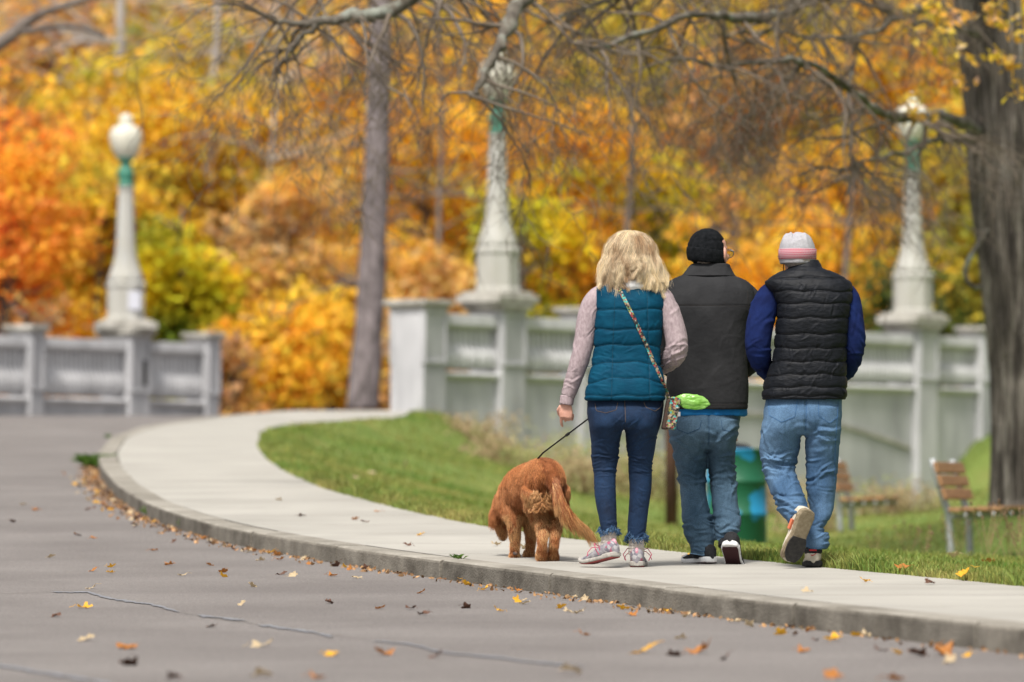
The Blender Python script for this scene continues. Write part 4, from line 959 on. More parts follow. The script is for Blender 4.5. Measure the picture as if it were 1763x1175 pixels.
def strands(P, r0, taper=.25):        # P (n,k,3) -> triangular tubes
    n, k, _ = P.shape; T = np.gradient(P, axis=1); T /= np.linalg.norm(T, axis=2)[..., None]+1e-9
    ref = np.random.default_rng(1).normal(size=(n, 1, 3)); A = np.cross(T, ref); A /= np.linalg.norm(A, axis=2)[..., None]+1e-9; B = np.cross(T, A)
    rad = np.asarray(r0).reshape(-1, 1)*np.linspace(1, taper, k)[None, :]; rad = rad[..., None]
    V = np.stack([P+A*rad, P+(-.5*A+.866*B)*rad, P+(-.5*A-.866*B)*rad], 2)          # n,k,3,3
    base = (np.arange(n)[:, None]*k+np.arange(k-1)[None, :])*3; base = base.reshape(-1, 1, 1)
    q = np.array([[[0, 1, 4, 3], [1, 2, 5, 4], [2, 0, 3, 5]]]); F = (base+q).reshape(-1, 4)
    return V.reshape(-1, 3), F

m_skin = M('skin', (.50, .25, .18), (.60, .33, .25), scale=30, rough=.55, spec=.3, fine=(300, .06))
m_eye = M('eye', (.6, .58, .55), rough=.2)
def shoe(root, heel, yaw, pitch, L, W, H, mu, ms, mt, roll=0, detail=None, swing=0):
    """heel = local position of the sole's rear bottom; toe points to +y before yaw"""
    t = bpy.data.objects.new('shoe', None); COL.objects.link(t); t.parent = root; t.empty_display_size = .05
    t.matrix_local = Matrix.Translation(Vector(heel)) @ Matrix.Rotation(swing, 4, 'Y') @ Matrix.Rotation(yaw, 4, 'Z') @ Matrix.Rotation(-pitch, 4, 'X') @ Matrix.Rotation(roll, 4, 'Y')
    ys = np.array([-.012, .0, .03, .08, .14, .20, .25, .28, .295])/.295*L; hw = np.array([.2, .66, .84, .80, .76, .98, 1.0, .78, .25])*W/2
    top = np.array([.55, .95, 1.0, .98, .74, .52, .42, .34, .22])*H; sh = .026*L/.295
    def ringz(y, w_, z0, z1, e=2.6, n=26): 
        a = np.linspace(0, 2*math.pi, n, endpoint=False); c, s_ = np.cos(a), np.sin(a)
        return np.stack([w_*np.sign(c)*np.abs(c)**(2/e), np.full(n, y), (z0+z1)/2+(z1-z0)/2*np.sign(s_)*np.abs(s_)**(2/e)], 1)
    yy = np.linspace(ys[0], ys[-1], 30); f1 = np.interp(yy, ys, hw); f2 = np.interp(yy, ys, top)
    g = Geo(); g.rings([ringz(y, w_*.93, sh*.5, h, 2.2) for y, w_, h in zip(yy, f1, f2)]); up = remesh(g, .004, 3)
    displace(up, lambda V, N: .0012*fbm(V*90, 2)+.0016*np.clip(np.sin(V[:, 1]*160), 0, 1)*(V[:, 1] > L*.45)*(V[:, 1] < L*.8)*(V[:, 2] > H*.4)); link('upper', up, mu, t)
    g = Geo(); toe = lambda y: .012*np.clip((y/L-.72)/.28, 0, 1)**2*2
    g.rings([ringz(y, w_*(1.02), toe(y), sh*(1.25 if y < L*.3 else 1)+toe(y), 5) for y, w_ in zip(yy, f1*1.02)]); so = remesh(g, .004, 1)
    displace(so, lambda V, N: .0006*np.sign(np.sin(V[:, 1]*260))*(np.abs(N[:, 2]) < .5)*(V[:, 2] > .004)); link('sole', so, ms, t)
    g = Geo(); g.rings([ringz(y, w_*.90, toe(y)-.004, toe(y)+.006, 5) for y, w_ in zip(yy[2:-2], f1[2:-2])]); tr = g.obj('tread', mt, t)
    return t, g

# ---------------- the woman
U0, V0, DW = 1068, 978, 28.0
wo_loc = at(U0, V0, DW); wo_loc.z = float(zwalk(DW)); PW = P3(U0, V0, FPX/DW)
woman = empty('person', tuple(wo_loc), 0, 'blond woman in a teal quilted vest over pale mauve sleeves, walking away', 'person', 'people walking away')
m_teal = M('teal_quilt', (.000, .036, .074), (.001, .053, .100), scale=14, rough=.75, spec=.12, bump=.35, bscale=45, bdist=.004, stretch=(1, 1, 2.2))
m_mauve = M('mauve_sweatshirt', (.27, .21, .225), (.37, .30, .315), scale=90, detail=4, rough=.95, bump=.3, bscale=260, bdist=.002, stretch=(1, 1, .5))
m_white = M('white_fleece', (.72, .72, .72), rough=.95, bump=.3, bscale=200)
m_indigo = M('indigo_denim', (.002, .009, .028), (.006, .025, .068), scale=16, detail=9, rough=.85, bump=.25, bscale=500, bdist=.0006, fine=(180, .22), lo=(5, .5))
m_seamb = M('seam_thread', (.10, .07, .05), rough=.9)
m_seamd = M('dark_seam', (.001, .035, .065), rough=.8)
m_hair = M('blond_hair', (.84, .68, .42), (.44, .28, .15), scale=7, detail=3, rough=.42, spec=.5, island=.45, pos=(.44, .66), stretch=(1.2, 1, .5), trans=.12, third=(.5, (.84, .70, .48)))
m_sock = M('sock_knit', (.36, .32, .29), (.50, .46, .42), scale=160, rough=.95, bump=.4, bscale=300)
# body (skin), one surface
g = Geo(); Rm = head(g, PW(1086, 447, .03), yaw=math.radians(-8), s=.96)
limb(g, PW, [(1086, 465, .015, 18), (1085, 490, .0, 20), (1085, 520, -.01, 30)])
torso(g, PW, [(505, 1040, 1132, 0, .06), (560, 1036, 1130, 0, .09), (620, 1040, 1124, 0, .085), (680, 1026, 1130, -.01, .10), (712, 1024, 1132, -.02, .10), (724, 1040, 1110, 0, .05)])
limb(g, PW, [(1038, 512, 0, 14), (1012, 560, 0, 12), (998, 610, 0, 11), (985, 655, .02, 9), (975, 697, .03, 7.5)])
hand(g, PW(975, 694, .03), (-.02, .12, -1), (.25, 1, .0), curl=[.35, .85, .98, 1.0], s=.92, right=False)
limb(g, PW, [(1134, 512, 0, 14), (1150, 560, -.02, 12), (1164, 600, -.03, 11), (1146, 622, .10, 9), (1118, 640, .24, 7.5)])
hand(g, PW(1118, 640, .24), (-.9, .35, -.1), (0, .3, -1), curl=.9, s=.92)
for pts in ([(1045, 740, 0, 24), (1042, 800, .01, 16), (1045, 860, -.03, 14), (1047, 925, -.07, 9.5), (1046, 948, -.08, 9)], [(1104, 740, 0, 24), (1102, 800, .03, 16), (1100, 860, .04, 14), (1096, 930, .03, 9.5), (1096, 960, .03, 9)]): limb(g, PW, pts)
body = remesh(g, .0033, 3); under(body, PW, [(975, 712, 24), (1118, 640, 30)]); link('body', body, m_skin, woman); face_bits(woman, PW(1086, 447, .03), Rm, .96)
# index finger pointing down along the lead hand
# jeans
g = Geo()
torso(g, PW, [(686, 1012, 1143, 0, .115), (700, 1011, 1143, -.005, .125), (715, 1011, 1141, -.02, .135), (732, 1014, 1138, -.02, .13), (742, 1020, 1132, -.01, .10)], 2.3)
torso(g, PW, [(705, 1012, 1082, -.02, .12), (734, 1014, 1075, -.03, .125), (751, 1016, 1070, -.02, .10), (775, 1018, 1066, .0, .082), (792, 1018, 1065, .01, .072), (816, 1022, 1061, .0, .058), (843, 1023, 1060, -.02, .060), (871, 1026, 1061, -.04, .058), (906, 1033, 1062, -.07, .045), (917, 1034, 1063, -.07, .045)], 2.1, 32)
torso(g, PW, [(705, 1070, 1142, -.02, .12), (734, 1074, 1137, -.02, .125), (751, 1077, 1132, -.01, .10), (775, 1079, 1128, .02, .082), (792, 1082, 1125, .03, .072), (811, 1082, 1123, .035, .058), (843, 1084, 1122, .04, .060), (871, 1083, 1118, .04, .058), (903, 1081, 1114, .03, .045), (930, 1080, 1111, .03, .043)], 2.1, 32)
fl = rfolds(1, PW, [(16, 1018, 1066, 785, 822, 5, 10, .035, .0042, .0055), (16, 1080, 1126, 785, 822, -5, 10, .035, .0042, .0055), (8, 1020, 1062, 835, 905, 15, 20, .03, .005, .002), (8, 1084, 1118, 840, 910, -10, 20, .03, .005, .002),
                    (7, 1015, 1070, 745, 782, -30, 15, .05, .006, .003), (7, 1085, 1130, 745, 782, 30, 15, .05, .006, .003), (6, 1055, 1095, 722, 745, 25, 30, .035, .006, .004), (4, 1034, 1060, 895, 915, 0, 15, .03, .005, .003), (4, 1082, 1112, 905, 928, 0, 15, .03, .005, .003)])
def jf(V, N):
    z = V[:, 2]; x = V[:, 0]; zc = (978-735)/350; split = -.006*np.exp(-((x-(1075-U0)/350)/.006)**2)*(z > zc-.02)
    return folds(V, fl)+split+.0012*fbm(V*30, 3)
jeans = garment('jeans', g, m_indigo, woman, .0042, 3, jf); jb = bvh_of(jeans.data)
def stitch(bv, P, lines, m, root, w_=.0022, name='stitching', lift=.0008, thick=.0015):
    for ln in lines:
        q = [(P(u, v)[0], P(u, v)[2]) for u, v in ln]; h = ribbon_on(bv, q, w_, lift, thick)
        if h.V: h.obj(name, m, root)
stitch([jb], PW, [[(1024, 697), (1026, 710), (1042, 714), (1060, 709), (1063, 696)], [(1108, 696), (1111, 704), (1127, 711), (1138, 703), (1140, 696)], [(1075, 692), (1076, 730)]], m_seamb, woman)
# frayed hems
m_fray = M('frayed_denim', (.015, .045, .11), (.08, .15, .25), scale=60, rough=.95, island=.3)
for (cu, cv, y, ru, ry) in [(1048, 917, -.07, 16, .050), (1096, 929, .03, 17, .050)]:
    r = np.random.default_rng(cu); n = 260; a = r.uniform(0, 6.283, n); c = PW(cu, cv, y); rx = ru/350
    b = np.stack([c[0]+np.cos(a)*rx, c[1]+np.sin(a)*ry, c[2]+.008+r.normal(0, .006, n)+.010*np.sin(a*3+cu)], 1); o_ = np.stack([np.cos(a), np.sin(a), a*0], 1)*r.uniform(.0, .013, (n, 1)); dz = -r.uniform(.004, .024, n)
    P = np.stack([b, b+o_*.7+np.stack([r.normal(0, .004, n), a*0, dz*.5], 1), b+o_+np.stack([r.normal(0, .006, n), a*0, dz], 1)], 1)
    V, F = strands(P, np.full(n, .0022), .6); link('frayed_hem', npmesh(V, F), m_fray, woman)
# socks
for pts in ([(1047, 905, -.07, 13), (1048, 925, -.07, 13.5), (1046, 950, -.065, 14)], [(1096, 915, .03, 13), (1096, 935, .03, 13.5), (1096, 957, .035, 14)]):
    g = Geo(); limb(g, PW, pts); garment('sock', g, m_sock, woman, .004, 1, lambda V, N: .0015*np.sin(V[:, 2]*420))
# shoes
m_run = MV('running_shoe_mesh', [(.20, .19, .21), (.28, .27, .29), (.24, .23, .25), (.30, .07, .12), (.22, .21, .24), (.33, .32, .33), (.15, .14, .17)], 60)
m_wsole = M('white_sole', (.28, .265, .24), (.39, .37, .34), scale=40, rough=.7)
m_rsole = M('red_sole', (.25, .05, .05), rough=.7); m_lace = M('pink_lace', (.42, .06, .12), rough=.8); m_pink = M('pink_panel', (.55, .12, .20), (.42, .36, .38), scale=60, rough=.7)
def laces(t, L, H, W, m, loops=True):
    for k in (-1, 1):
        g = Geo(); base = np.array([0, L*.42, H*.80]); r = random.Random(int(L*1e4)+k)
        g.tube([base, base+[k*W*.55, -.01, .015], base+[k*W*.78, -.03, -.015], base+[k*W*.62, -.035, -.045]], .0024, n=5)
        g.tube([base, base+[k*W*.45, .02, .0], base+[k*W*.68, .03, -.02], base+[k*W*.75, .035, -.04]], .002, n=5); g.obj('lace', m, t)
s1, _ = shoe(woman, PW(1062, 974, -.13)+np.array([0, 0, .040]), math.radians(46), math.radians(11), .245, .088, .085, m_run, m_wsole, m_rsole); laces(s1, .245, .085, .09, m_lace)
s2, _ = shoe(woman, PW(1096, 978, -.02)+np.array([0, 0, .003]), math.radians(-4), math.radians(1), .245, .090, .092, m_run, m_wsole, m_rsole); laces(s2, .245, .092, .09, m_lace)
for t_ in (s1, s2):
    g = Geo(); g.ell((0, .010, .070), (.012, .018, .022)); g.obj('heel_tab', m_pink, t_, smooth=True)
# sleeves
fs = rfolds(5, PW, [(10, 985, 1030, 520, 640, 70, 25, .04, .006, .0035), (9, 965, 995, 640, 690, 20, 30, .03, .005, .004)])
g = Geo(); limb(g, PW, [(1040, 508, 0, 17), (1026, 520, 0, 20), (1014, 548, 0, 20), (1007, 585, 0, 18), (998, 623, 0, 16.5), (986, 660, .02, 14.5), (978, 684, .03, 12.5)])
garment('sleeve', g, m_mauve, woman, .0045, 3, lambda V, N: folds(V, fs)+.0012*fbm(V*28, 3))
g = Geo(); limb(g, PW, [(977, 683, .03, 12.2), (976, 692, .03, 12), (975, 699, .03, 11.8)]); garment('cuff', g, m_mauve, woman, .004, 1, lambda V, N: .001*np.sin(np.arctan2(V[:, 1]-.03, V[:, 0]-PW(976, 0)[0])*40))
fs2 = rfolds(6, PW, [(8, 1145, 1172, 520, 575, 110, 25, .035, .006, .003), (16, 1140, 1178, 585, 640, 30, 35, .03, .0055, .006)])
g = Geo(); limb(g, PW, [(1130, 506, 0, 17), (1140, 518, -.01, 20), (1153, 545, -.02, 20), (1163, 578, -.03, 19.5), (1165, 602, -.03, 19.5), (1158, 618, .02, 19), (1142, 630, .12, 16), (1124, 638, .21, 13)])
garment('sleeve', g, m_mauve, woman, .0045, 3, lambda V, N: folds(V, fs2)+.0012*fbm(V*28, 3))
g = Geo(); limb(g, PW, [(1125, 637, .205, 12.5), (1115, 640, .245, 12)]); garment('cuff', g, m_mauve, woman, .004, 1)
# quilted vest
g = Geo()
torso(g, PW, [(478, 1068, 1106, 0, .055), (486, 1052, 1122, 0, .075), (492, 1034, 1138, -.0, .085), (502, 1026, 1145, -.005, .10), (520, 1025, 1146, -.01, .115), (540, 1025, 1144, -.012, .12), (578, 1023, 1140, -.01, .118), (608, 1022, 1137, -.005, .112), (632, 1018, 1138, -.01, .118), (655, 1013, 1143, -.018, .13), (680, 1007, 1146, -.02, .138), (688, 1006, 1146, -.02, .137), (692, 1009, 1143, -.02, .13)], 2.6, 56)
seams_w = [(535, 2), (570, 1), (599, -2), (632, -6), (662, -9), (684.5, 0)]
def quilt(z, x, P, seams, uc, hw, amp, sharp=.0028, arch=1.0):
    s = 1/(P(1, 0)-P(0, 0))[0]; vv = (P(0, 0)[2]-z)*s; uu = (x-P(0, 0)[0])*s; tx = np.clip((uu-uc)/hw, -1.2, 1.2); d = np.full(len(z), 99.)
    allv = []
    for v, ar in seams:
        sv = v+ar*(1-tx*tx)*arch+1.2*np.sin(uu*.11+v); allv.append(sv)
    allv = np.array(allv); dist = np.abs(allv-vv[None, :]); k = dist.min(0)/s; return k
fv = rfolds(9, PW, [(26, 1010, 1140, 500, 690, 15, 35, .03, .006, .0028), (14, 1020, 1060, 600, 690, -15, 20, .03, .005, .003)])
def vf(V, N):
    k = quilt(V[:, 2], V[:, 0], PW, seams_w, 1078, 62, 1); uu = V[:, 0]*350+U0; vv = V0-V[:, 2]*350
    for u1, u2 in ((1059, 1052), (1113, 1118)):
        su = np.interp(vv, [490, 690], [u1, u2]); k = np.minimum(k, np.where(V[:, 1] < 0, np.abs(uu-su)/350*1.6+.002, 9))
    puff = .008*(1-np.exp(-k/.007)); return (puff-.006)*(vv > 497) + folds(V, fv)+.0015*fbm(V*20+3, 3)
vest = garment('vest', g, m_teal, woman, .0045, 2, vf); vb_ = bvh_of(vest.data)
lines = []
for v, ar in seams_w:
    uu = np.linspace(1012 if v > 620 else 1026, 1141, 30); lines.append([(u, v+ar*(1-((u-1078)/62)**2)+1.2*math.sin(u*.11-0*1+v)) for u in uu])
lines += [[(1059, 500), (1055, 590), (1052, 688)], [(1113, 500), (1116, 590), (1118, 688)]]
stitch([vb_], PW, lines, m_seamd, woman, .0022, 'quilt_seam', .0002, .001)
# hood
g = Geo(); hc = PW(1091, 491, -.055)
g.ell(hc, (.078, .060, .032)); g.ell(hc+[0, -.030, -.012], (.056, .035, .026)); g.tube([PW(1060, 492, 0), PW(1066, 484, -.05), PW(1091, 482, -.075), PW(1116, 484, -.05), PW(1122, 492, 0)], [.012, .017, .019, .017, .012], n=10)
g.ell(PW(1091, 484, .0), (.068, .062, .035))
fh = rfolds(3, PW, [(9, 1070, 1112, 480, 503, 0, 40, .03, .007, .0035)]); garment('hood', g, m_white, woman, .004, 2, lambda V, N: folds(V, fh)+.002*fbm(V*30, 3))
# hair: locks of strands flowing from the crown
r = np.random.default_rng(21); cH = PW(1086, 444, .025); NL, NS, K = 240, 72, 22; allP = []; rads = []
for l in range(NL):
    a = r.uniform(-150, 150)*math.pi/180                       # 0 = toward the camera (-y)
    f = r.uniform(0, 1); t = np.linspace(0, 1, K)
    x_, y_ = math.sin(a), -math.cos(a)
    top = cH+np.array([x_*.012+r.normal(0, .01), y_*.012, .118*(1-.08*f)])
    uend = 1091+x_*54*(.62+.42*f)+r.normal(0, 6); vend = np.interp(abs(x_), [0, .35, .6, 1], [470, 480, 498, 503])+r.normal(0, 11)-f*(8 if abs(x_) < .5 else 0)
    if y_ > .3: vend -= 6
    end = PW(uend, vend, (y_*.085-.03*(y_ < 0)) + r.normal(0, .012))
    R0 = .097+.012*f
    pts = []
    phi = np.linspace(.08, 1.5, 11)
    for p in phi: pts.append(cH+np.array([x_*R0*math.sin(p)*(.94+.08*p/1.5), y_*R0*1.02*math.sin(p), R0*1.12*math.cos(p)]))
    pts = np.array(pts); q = pts[-1]; rest = np.array([q+(end-q)*s+np.array([x_*.012, y_*.010, 0])*math.sin(s*math.pi) for s in np.linspace(.09, 1, 11)])
    path = np.vstack([pts, rest]); ph = r.uniform(0, 6.28); fr = r.uniform(1.4, 2.3); am = .012*np.clip((t-.04)*2.5, 0, 1)
    path[:, 0] += np.sin(t*fr*6.28+ph)*am; path[:, 1] += np.cos(t*fr*6.28+ph)*am*.5; path[-3:, 2] += np.array([0, .002, .006])*r.uniform(-1, 2)
    w0 = np.interp(t, [0, .2, .55, .85, 1], [.012, .012, .008, .006, .003]); off = r.normal(0, 1, (NS, 1, 3))*w0[None, :, None]*np.array([1, .6, .3])
    fz = np.cumsum(r.normal(0, .0011, (NS, K, 3)), axis=1); allP.append(path[None]+off+fz); rads += [r.uniform(.0005, .0010) for _ in range(NS)]
# stray flyaways
P = np.concatenate(allP); nst = 420; idx = r.choice(len(P), nst); E = P[idx].copy(); E += (E-cH)*np.linspace(0, .16, K)[None, :, None]*r.uniform(.3, 1, (nst, 1, 1))+np.cumsum(r.normal(0, .002, (nst, K, 3)), axis=1); P = np.concatenate([P, E]); rads += [.0005]*nst
V, F = strands(P, np.array(rads), .4)
g = Geo(); g.ell(cH+[0, 0, .005], (.086, .097, .106)); g.ell(PW(1088, 468, -.01), (.088, .075, .085)); capm = remesh(g, .008, 2); CV, _ = getv(capm); 
hair = link('hair', npmesh(V, F), m_hair, woman); link('hair_base', capm, M('hair_base', (.36, .23, .11), (.20, .12, .06), scale=30, stretch=(3, 3, .3), rough=.7), hair)
# crossbody strap and bag: hang on her, so things of their own
m_print = MV('printed_fabric', [(.01, .01, .012), (.20, .14, .08), (.22, .025, .025), (.02, .02, .02), (.05, .30, .28), (.30, .25, .19), (.03, .03, .03), (.18, .19, .04)], 105)
bag = empty('shoulder_bag', tuple(Vector(woman.location)+Vector(PW(1156, 715, -.02))), 0, 'small floral print crossbody bag hanging at the blond woman\'s hip', 'bag')
def inbag(o): o.parent = bag; o.matrix_parent_inverse = Matrix.Translation(-(bag.location-woman.location)); return o
h = ribbon_on([vb_, jb], [tuple(PW(u, v)[[0, 2]]) for u, v in [(1062, 494), (1078, 526), (1091, 552), (1104, 580), (1116, 606), (1127, 632), (1138, 658), (1147, 676), (1151, 688)]], .018, .003, .003)
inbag(h.obj('strap', m_print))
bag_rot = Matrix.Rotation(math.radians(10), 4, 'Y')
g = Geo(); g.box(PW(1158, 714, -.03), (.050, .20, .155), bag_rot); me = remesh(g, .005, 6); displace(me, lambda V, N: .004*fbm(V*25, 3)); inbag(link('bag_body', me, m_print, smooth=True))
g = Geo(); g.box(PW(1148, 716, -.02), (.028, .19, .15), bag_rot); me = remesh(g, .005, 6); inbag(link('back_panel', me, M('brown_lining', (.05, .03, .022), rough=.8)))
g = Geo(); g.lathe([(.009, -.003), (.012, 0), (.009, .003), (.006, 0)], c=PW(1165, 705, -.14), n=12); g.box(PW(1168, 716, -.135), (.012, .005, .022)); inbag(g.obj('buckle', M('bright_metal', (.6, .6, .6), rough=.3, metal=.9)))
# lime translucent plastic piece fixed at the bag
g = Geo(); 
ppts = [(1160, 688, 2), (1166, 690, 6), (1176, 693, 11.5), (1190, 694.5, 13.5), (1204, 695, 12), (1214, 697, 8), (1222, 698.5, 1.5)]
R = []; pp = np.array(ppts); T = np.linspace(0, 6, 37); 
for t in T:
    u, v, h = [float(spline(range(7), pp[:, k])(t)) for k in range(3)]; a = np.linspace(0, 6.283, 24, endpoint=False); c = PW(u, v, -.10)
    R.append(np.stack([c[0]+0*a, c[1]+np.sin(a)*h/350*.5*(1+.2*np.sin(t*2.3)), c[2]+np.cos(a)*h/350], 1))
g.rings(R); me = remesh(g, .003, 2); displace(me, lambda V, N: .004*fbm(V*np.array([18, 18, 55]), 3)); m_lime = M('lime_plastic', (.22, .52, .06), (.40, .70, .20), scale=20, rough=.2, trans=.45)
lime = link('plastic_bag', me, m_lime); lime.location = woman.location; tag(lime, 'lime green translucent plastic bag sticking out beside the floral bag', 'plastic bag')

# ---------------- man in the grey fleece
UM, VM, DM = 1212, 967, 28.55
loc = at(UM, VM, DM); loc.z = float(zwalk(DM)); P2 = P3(UM, VM, FPX/DM); S2 = FPX/DM
man = empty('person', tuple(loc), 0, 'man in a black beanie and charcoal fleece jacket, between the other two', 'person', 'people walking away')
m_fleece = M('charcoal_fleece', (.018, .0185, .020), (.032, .0325, .0345), scale=10, detail=8, rough=1.0, spec=.08, bump=.25, bscale=260, bdist=.003, lo=(2.5, .5))
m_beanie = M('black_fleece', (.004, .005, .006), (.011, .012, .014), scale=60, rough=1.0, bump=.5, bscale=180, bdist=.004, spec=.1)
m_blue = M('blue_shirt', (.005, .11, .32), (.01, .16, .40), scale=12, rough=.9)
m_denim = M('mid_denim', (.018, .046, .080), (.092, .158, .23), scale=5, detail=11, rough=.9, bump=.25, bscale=500, bdist=.0008, fine=(200, .25), lo=(3, .6), stretch=(1.6, 1.6, .7))
m_denim2 = M('light_denim', (.022, .060, .128), (.108, .195, .315), scale=5, detail=11, rough=.9, bump=.25, bscale=500, bdist=.0008, fine=(200, .22), lo=(3, .6), stretch=(1.6, 1.6, .7))
m_bhair = M('grey_hair', (.18, .15, .13), (.32, .29, .27), scale=200, rough=.8)
g = Geo(); hc2 = P2(1224, 434, .03); Rm = head(g, hc2, yaw=math.radians(-31), s=1.06)
limb(g, P2, [(1222, 445, .01, 22), (1221, 470, 0, 24), (1220, 500, -.01, 34)])
torso(g, P2, [(505, 1168, 1280, 0, .07), (560, 1165, 1278, 0, .11), (640, 1160, 1276, 0, .12), (700, 1160, 1274, 0, .12), (730, 1166, 1266, 0, .10), (745, 1190, 1245, 0, .05)])
limb(g, P2, [(1160, 515, 0, 17), (1140, 560, .02, 15), (1135, 600, .04, 14), (1150, 630, .16, 12), (1180, 640, .28, 9)]); hand(g, P2(1180, 640, .28), (.8, .4, -.1), (0, .3, -1), .9, right=False)
limb(g, P2, [(1286, 515, 0, 17), (1306, 560, .04, 15), (1308, 606, .06, 14), (1290, 632, .18, 12), (1262, 640, .3, 9)]); hand(g, P2(1262, 640, .3), (-.8, .4, -.1), (0, .3, -1), .9)
for pts in ([(1192, 750, 0, 28), (1192, 810, .03, 20), (1195, 870, -.01, 18), (1207, 935, -.02, 12), (1206, 955, -.02, 12)], [(1245, 750, 0, 28), (1245, 810, .04, 20), (1247, 860, .0, 18), (1250, 920, -.08, 12), (1252, 940, -.06, 12)]): limb(g, P2, pts)
body = remesh(g, .0033, 3); under(body, P2, []); link('body', body, m_skin, man); face_bits(man, hc2, Rm, 1.06)
# hair fringe under the hat, as a close cap
g = Geo(); Rh = Matrix.Rotation(math.radians(-24), 4, 'Z'); g.ell(hc2+np.array(Rh @ Vector((0, -.022, -.015))), (.080, .088, .070), Rh); hh = garment('hair', g, m_bhair, man, .005, 1, lambda V, N: .002*fbm(V*80, 2))
g = Geo(); hb = P2(1217, 424, .02); g.ell(hb+[0, 0, -.008], (.098, .112, .094), Rh); g.ell(hb+[.002, 0, .022], (.088, .10, .078), Rh); g.ell(P2(1220, 437, .005), (.086, .098, .055), Rh)
def bf(V, N):
    return .0025*fbm(V*14, 3)+.002*np.abs(pn(V*25, 4))*-1
hat = garment('beanie', g, m_beanie, man, .005, 3, bf)
g = Geo(); R = []                      # turned-up brim
for k, (dz, rr) in enumerate([(-.066, .92), (-.064, 1.0), (-.045, 1.055), (-.02, 1.07), (.0, 1.05), (.006, 1.0), (.0, .94)]):
    a = np.linspace(0, 2*math.pi, 48, endpoint=False); x = np.cos(a)*.092*rr; y = np.sin(a)*.108*rr
    q = [Rh @ Vector((xx, yy, dz-.008+xx*-.12+yy*-.02)) for xx, yy in zip(x, y)]; R.append([hb+np.array(v)+[.0, -.004, .0] for v in q])
g.rings(R, cap=True); garment('hat_brim', g, m_beanie, hat, .004, 2, lambda V, N: .0018*fbm(V*22, 3))
g = Geo(); q = lambda x, y, z: tuple(hc2+np.array(Rm @ Vector((x*1.06, y*1.06, z*1.06))))
g.tube([q(.079, .0, .012), q(.078, .05, .014), q(.074, .098, .012)], .0022, n=6); g.tube([q(-.079, .0, .012), q(-.074, .098, .012)], .0022, n=6)
for k in (-1, 1): g.tube([q(.037*k+.030*math.cos(a), .108, .004+.022*math.sin(a)) for a in np.linspace(0, 6.283, 15)], .0020, n=6, cap=False)
g.obj('glasses', M('glasses_frame', (.06, .06, .07), rough=.3), man)
g = Geo(); 
for k in (-1, 1): g.ell(q(.037*k, .108, .004), (.029, .0012, .021), Rm, n=20, m=8)
lens_o = g.obj('lens', M('glasses_lens', (.85, .88, .9), rough=.03, spec=.3), man); lens_o.data.materials[0].node_tree.nodes['Principled BSDF'].inputs['Transmission Weight'].default_value = 1.0; lens_o.data.materials[0].node_tree.nodes['Principled BSDF'].inputs['IOR'].default_value = 1.08
# jeans
def leg_folds(seed, P, uL, uR, k0, k1, c0, c1, tilt=0, a=.007):
    return rfolds(seed, P, [(13, uL, uR, k0, k1, tilt, 28, .045, .0075, a), (9, uL, uR, k0+25, c0, 80, 25, .06, .008, a*.45), (15, uL-2, uR+4, c0, c1, -tilt*.4, 16, .04, .0065, a*1.15), (7, uL, uR, k0-50, k0, 50, 35, .06, .009, a*.6)])
g = Geo()
torso(g, P2, [(698, 1152, 1284, 0, .135), (715, 1151, 1276, -.005, .145), (740, 1151, 1271, -.015, .15), (758, 1154, 1268, -.01, .13), (772, 1165, 1262, 0, .10)], 2.4)
torso(g, P2, [(720, 1152, 1222, -.01, .14), (750, 1153, 1221, -.015, .14), (770, 1158, 1219, 0, .115), (797, 1163, 1218, .02, .098), (830, 1170, 1215, .02, .080), (865, 1173, 1219, .0, .083), (898, 1175, 1228, -.02, .085), (922, 1180, 1231, -.02, .082), (936, 1187, 1228, -.02, .072), (952, 1188, 1228, -.02, .068)], 2.2, 36)
torso(g, P2, [(720, 1215, 1275, -.01, .14), (748, 1217, 1270, -.015, .14), (775, 1218, 1266, .01, .115), (797, 1219, 1267, .03, .098), (832, 1223, 1269, .03, .080), (865, 1226, 1271, .0, .083), (887, 1228, 1275, -.03, .085), (906, 1229, 1274, -.055, .08), (918, 1230, 1268, -.06, .070), (927, 1231, 1267, -.06, .066)], 2.2, 36)
fj = leg_folds(11, P2, 1162, 1215, 800, 840, 895, 948, 10)+leg_folds(12, P2, 1222, 1268, 795, 835, 875, 922, -8)+rfolds(13, P2, [(9, 1160, 1262, 735, 790, -20, 30, .06, .010, .006), (5, 1170, 1215, 770, 800, 40, 20, .06, .009, .007)])
j2 = garment('jeans', g, m_denim, man, .0045, 3, lambda V, N: folds(V, fj)+.004*fbm(V*7+9, 3)+.0012*fbm(V*35, 2)-.006*np.exp(-((V[:, 0]-(1219-UM)/S2)/.007)**2)*(V[:, 2] > (VM-768)/S2)); jb2 = bvh_of(j2.data)
m_sdark = M('denim_seam', (.015, .05, .11), rough=.9); m_slight = M('denim_edge', (.16, .27, .40), rough=.9)
stitch([jb2], P2, [[(1164, 722), (1165, 738), (1183, 745), (1203, 736), (1206, 722)], [(1240, 722), (1242, 738), (1258, 742), (1268, 735)], [(1189, 944), (1208, 947), (1227, 945)], [(1232, 921), (1250, 923), (1266, 921)], [(1219, 715), (1219, 765)]], m_sdark, man)
stitch([jb2], P2, [[(1188, 950), (1208, 953), (1227, 951)], [(1231, 926), (1250, 928), (1266, 926)]], m_slight, man, .004, 'hem')
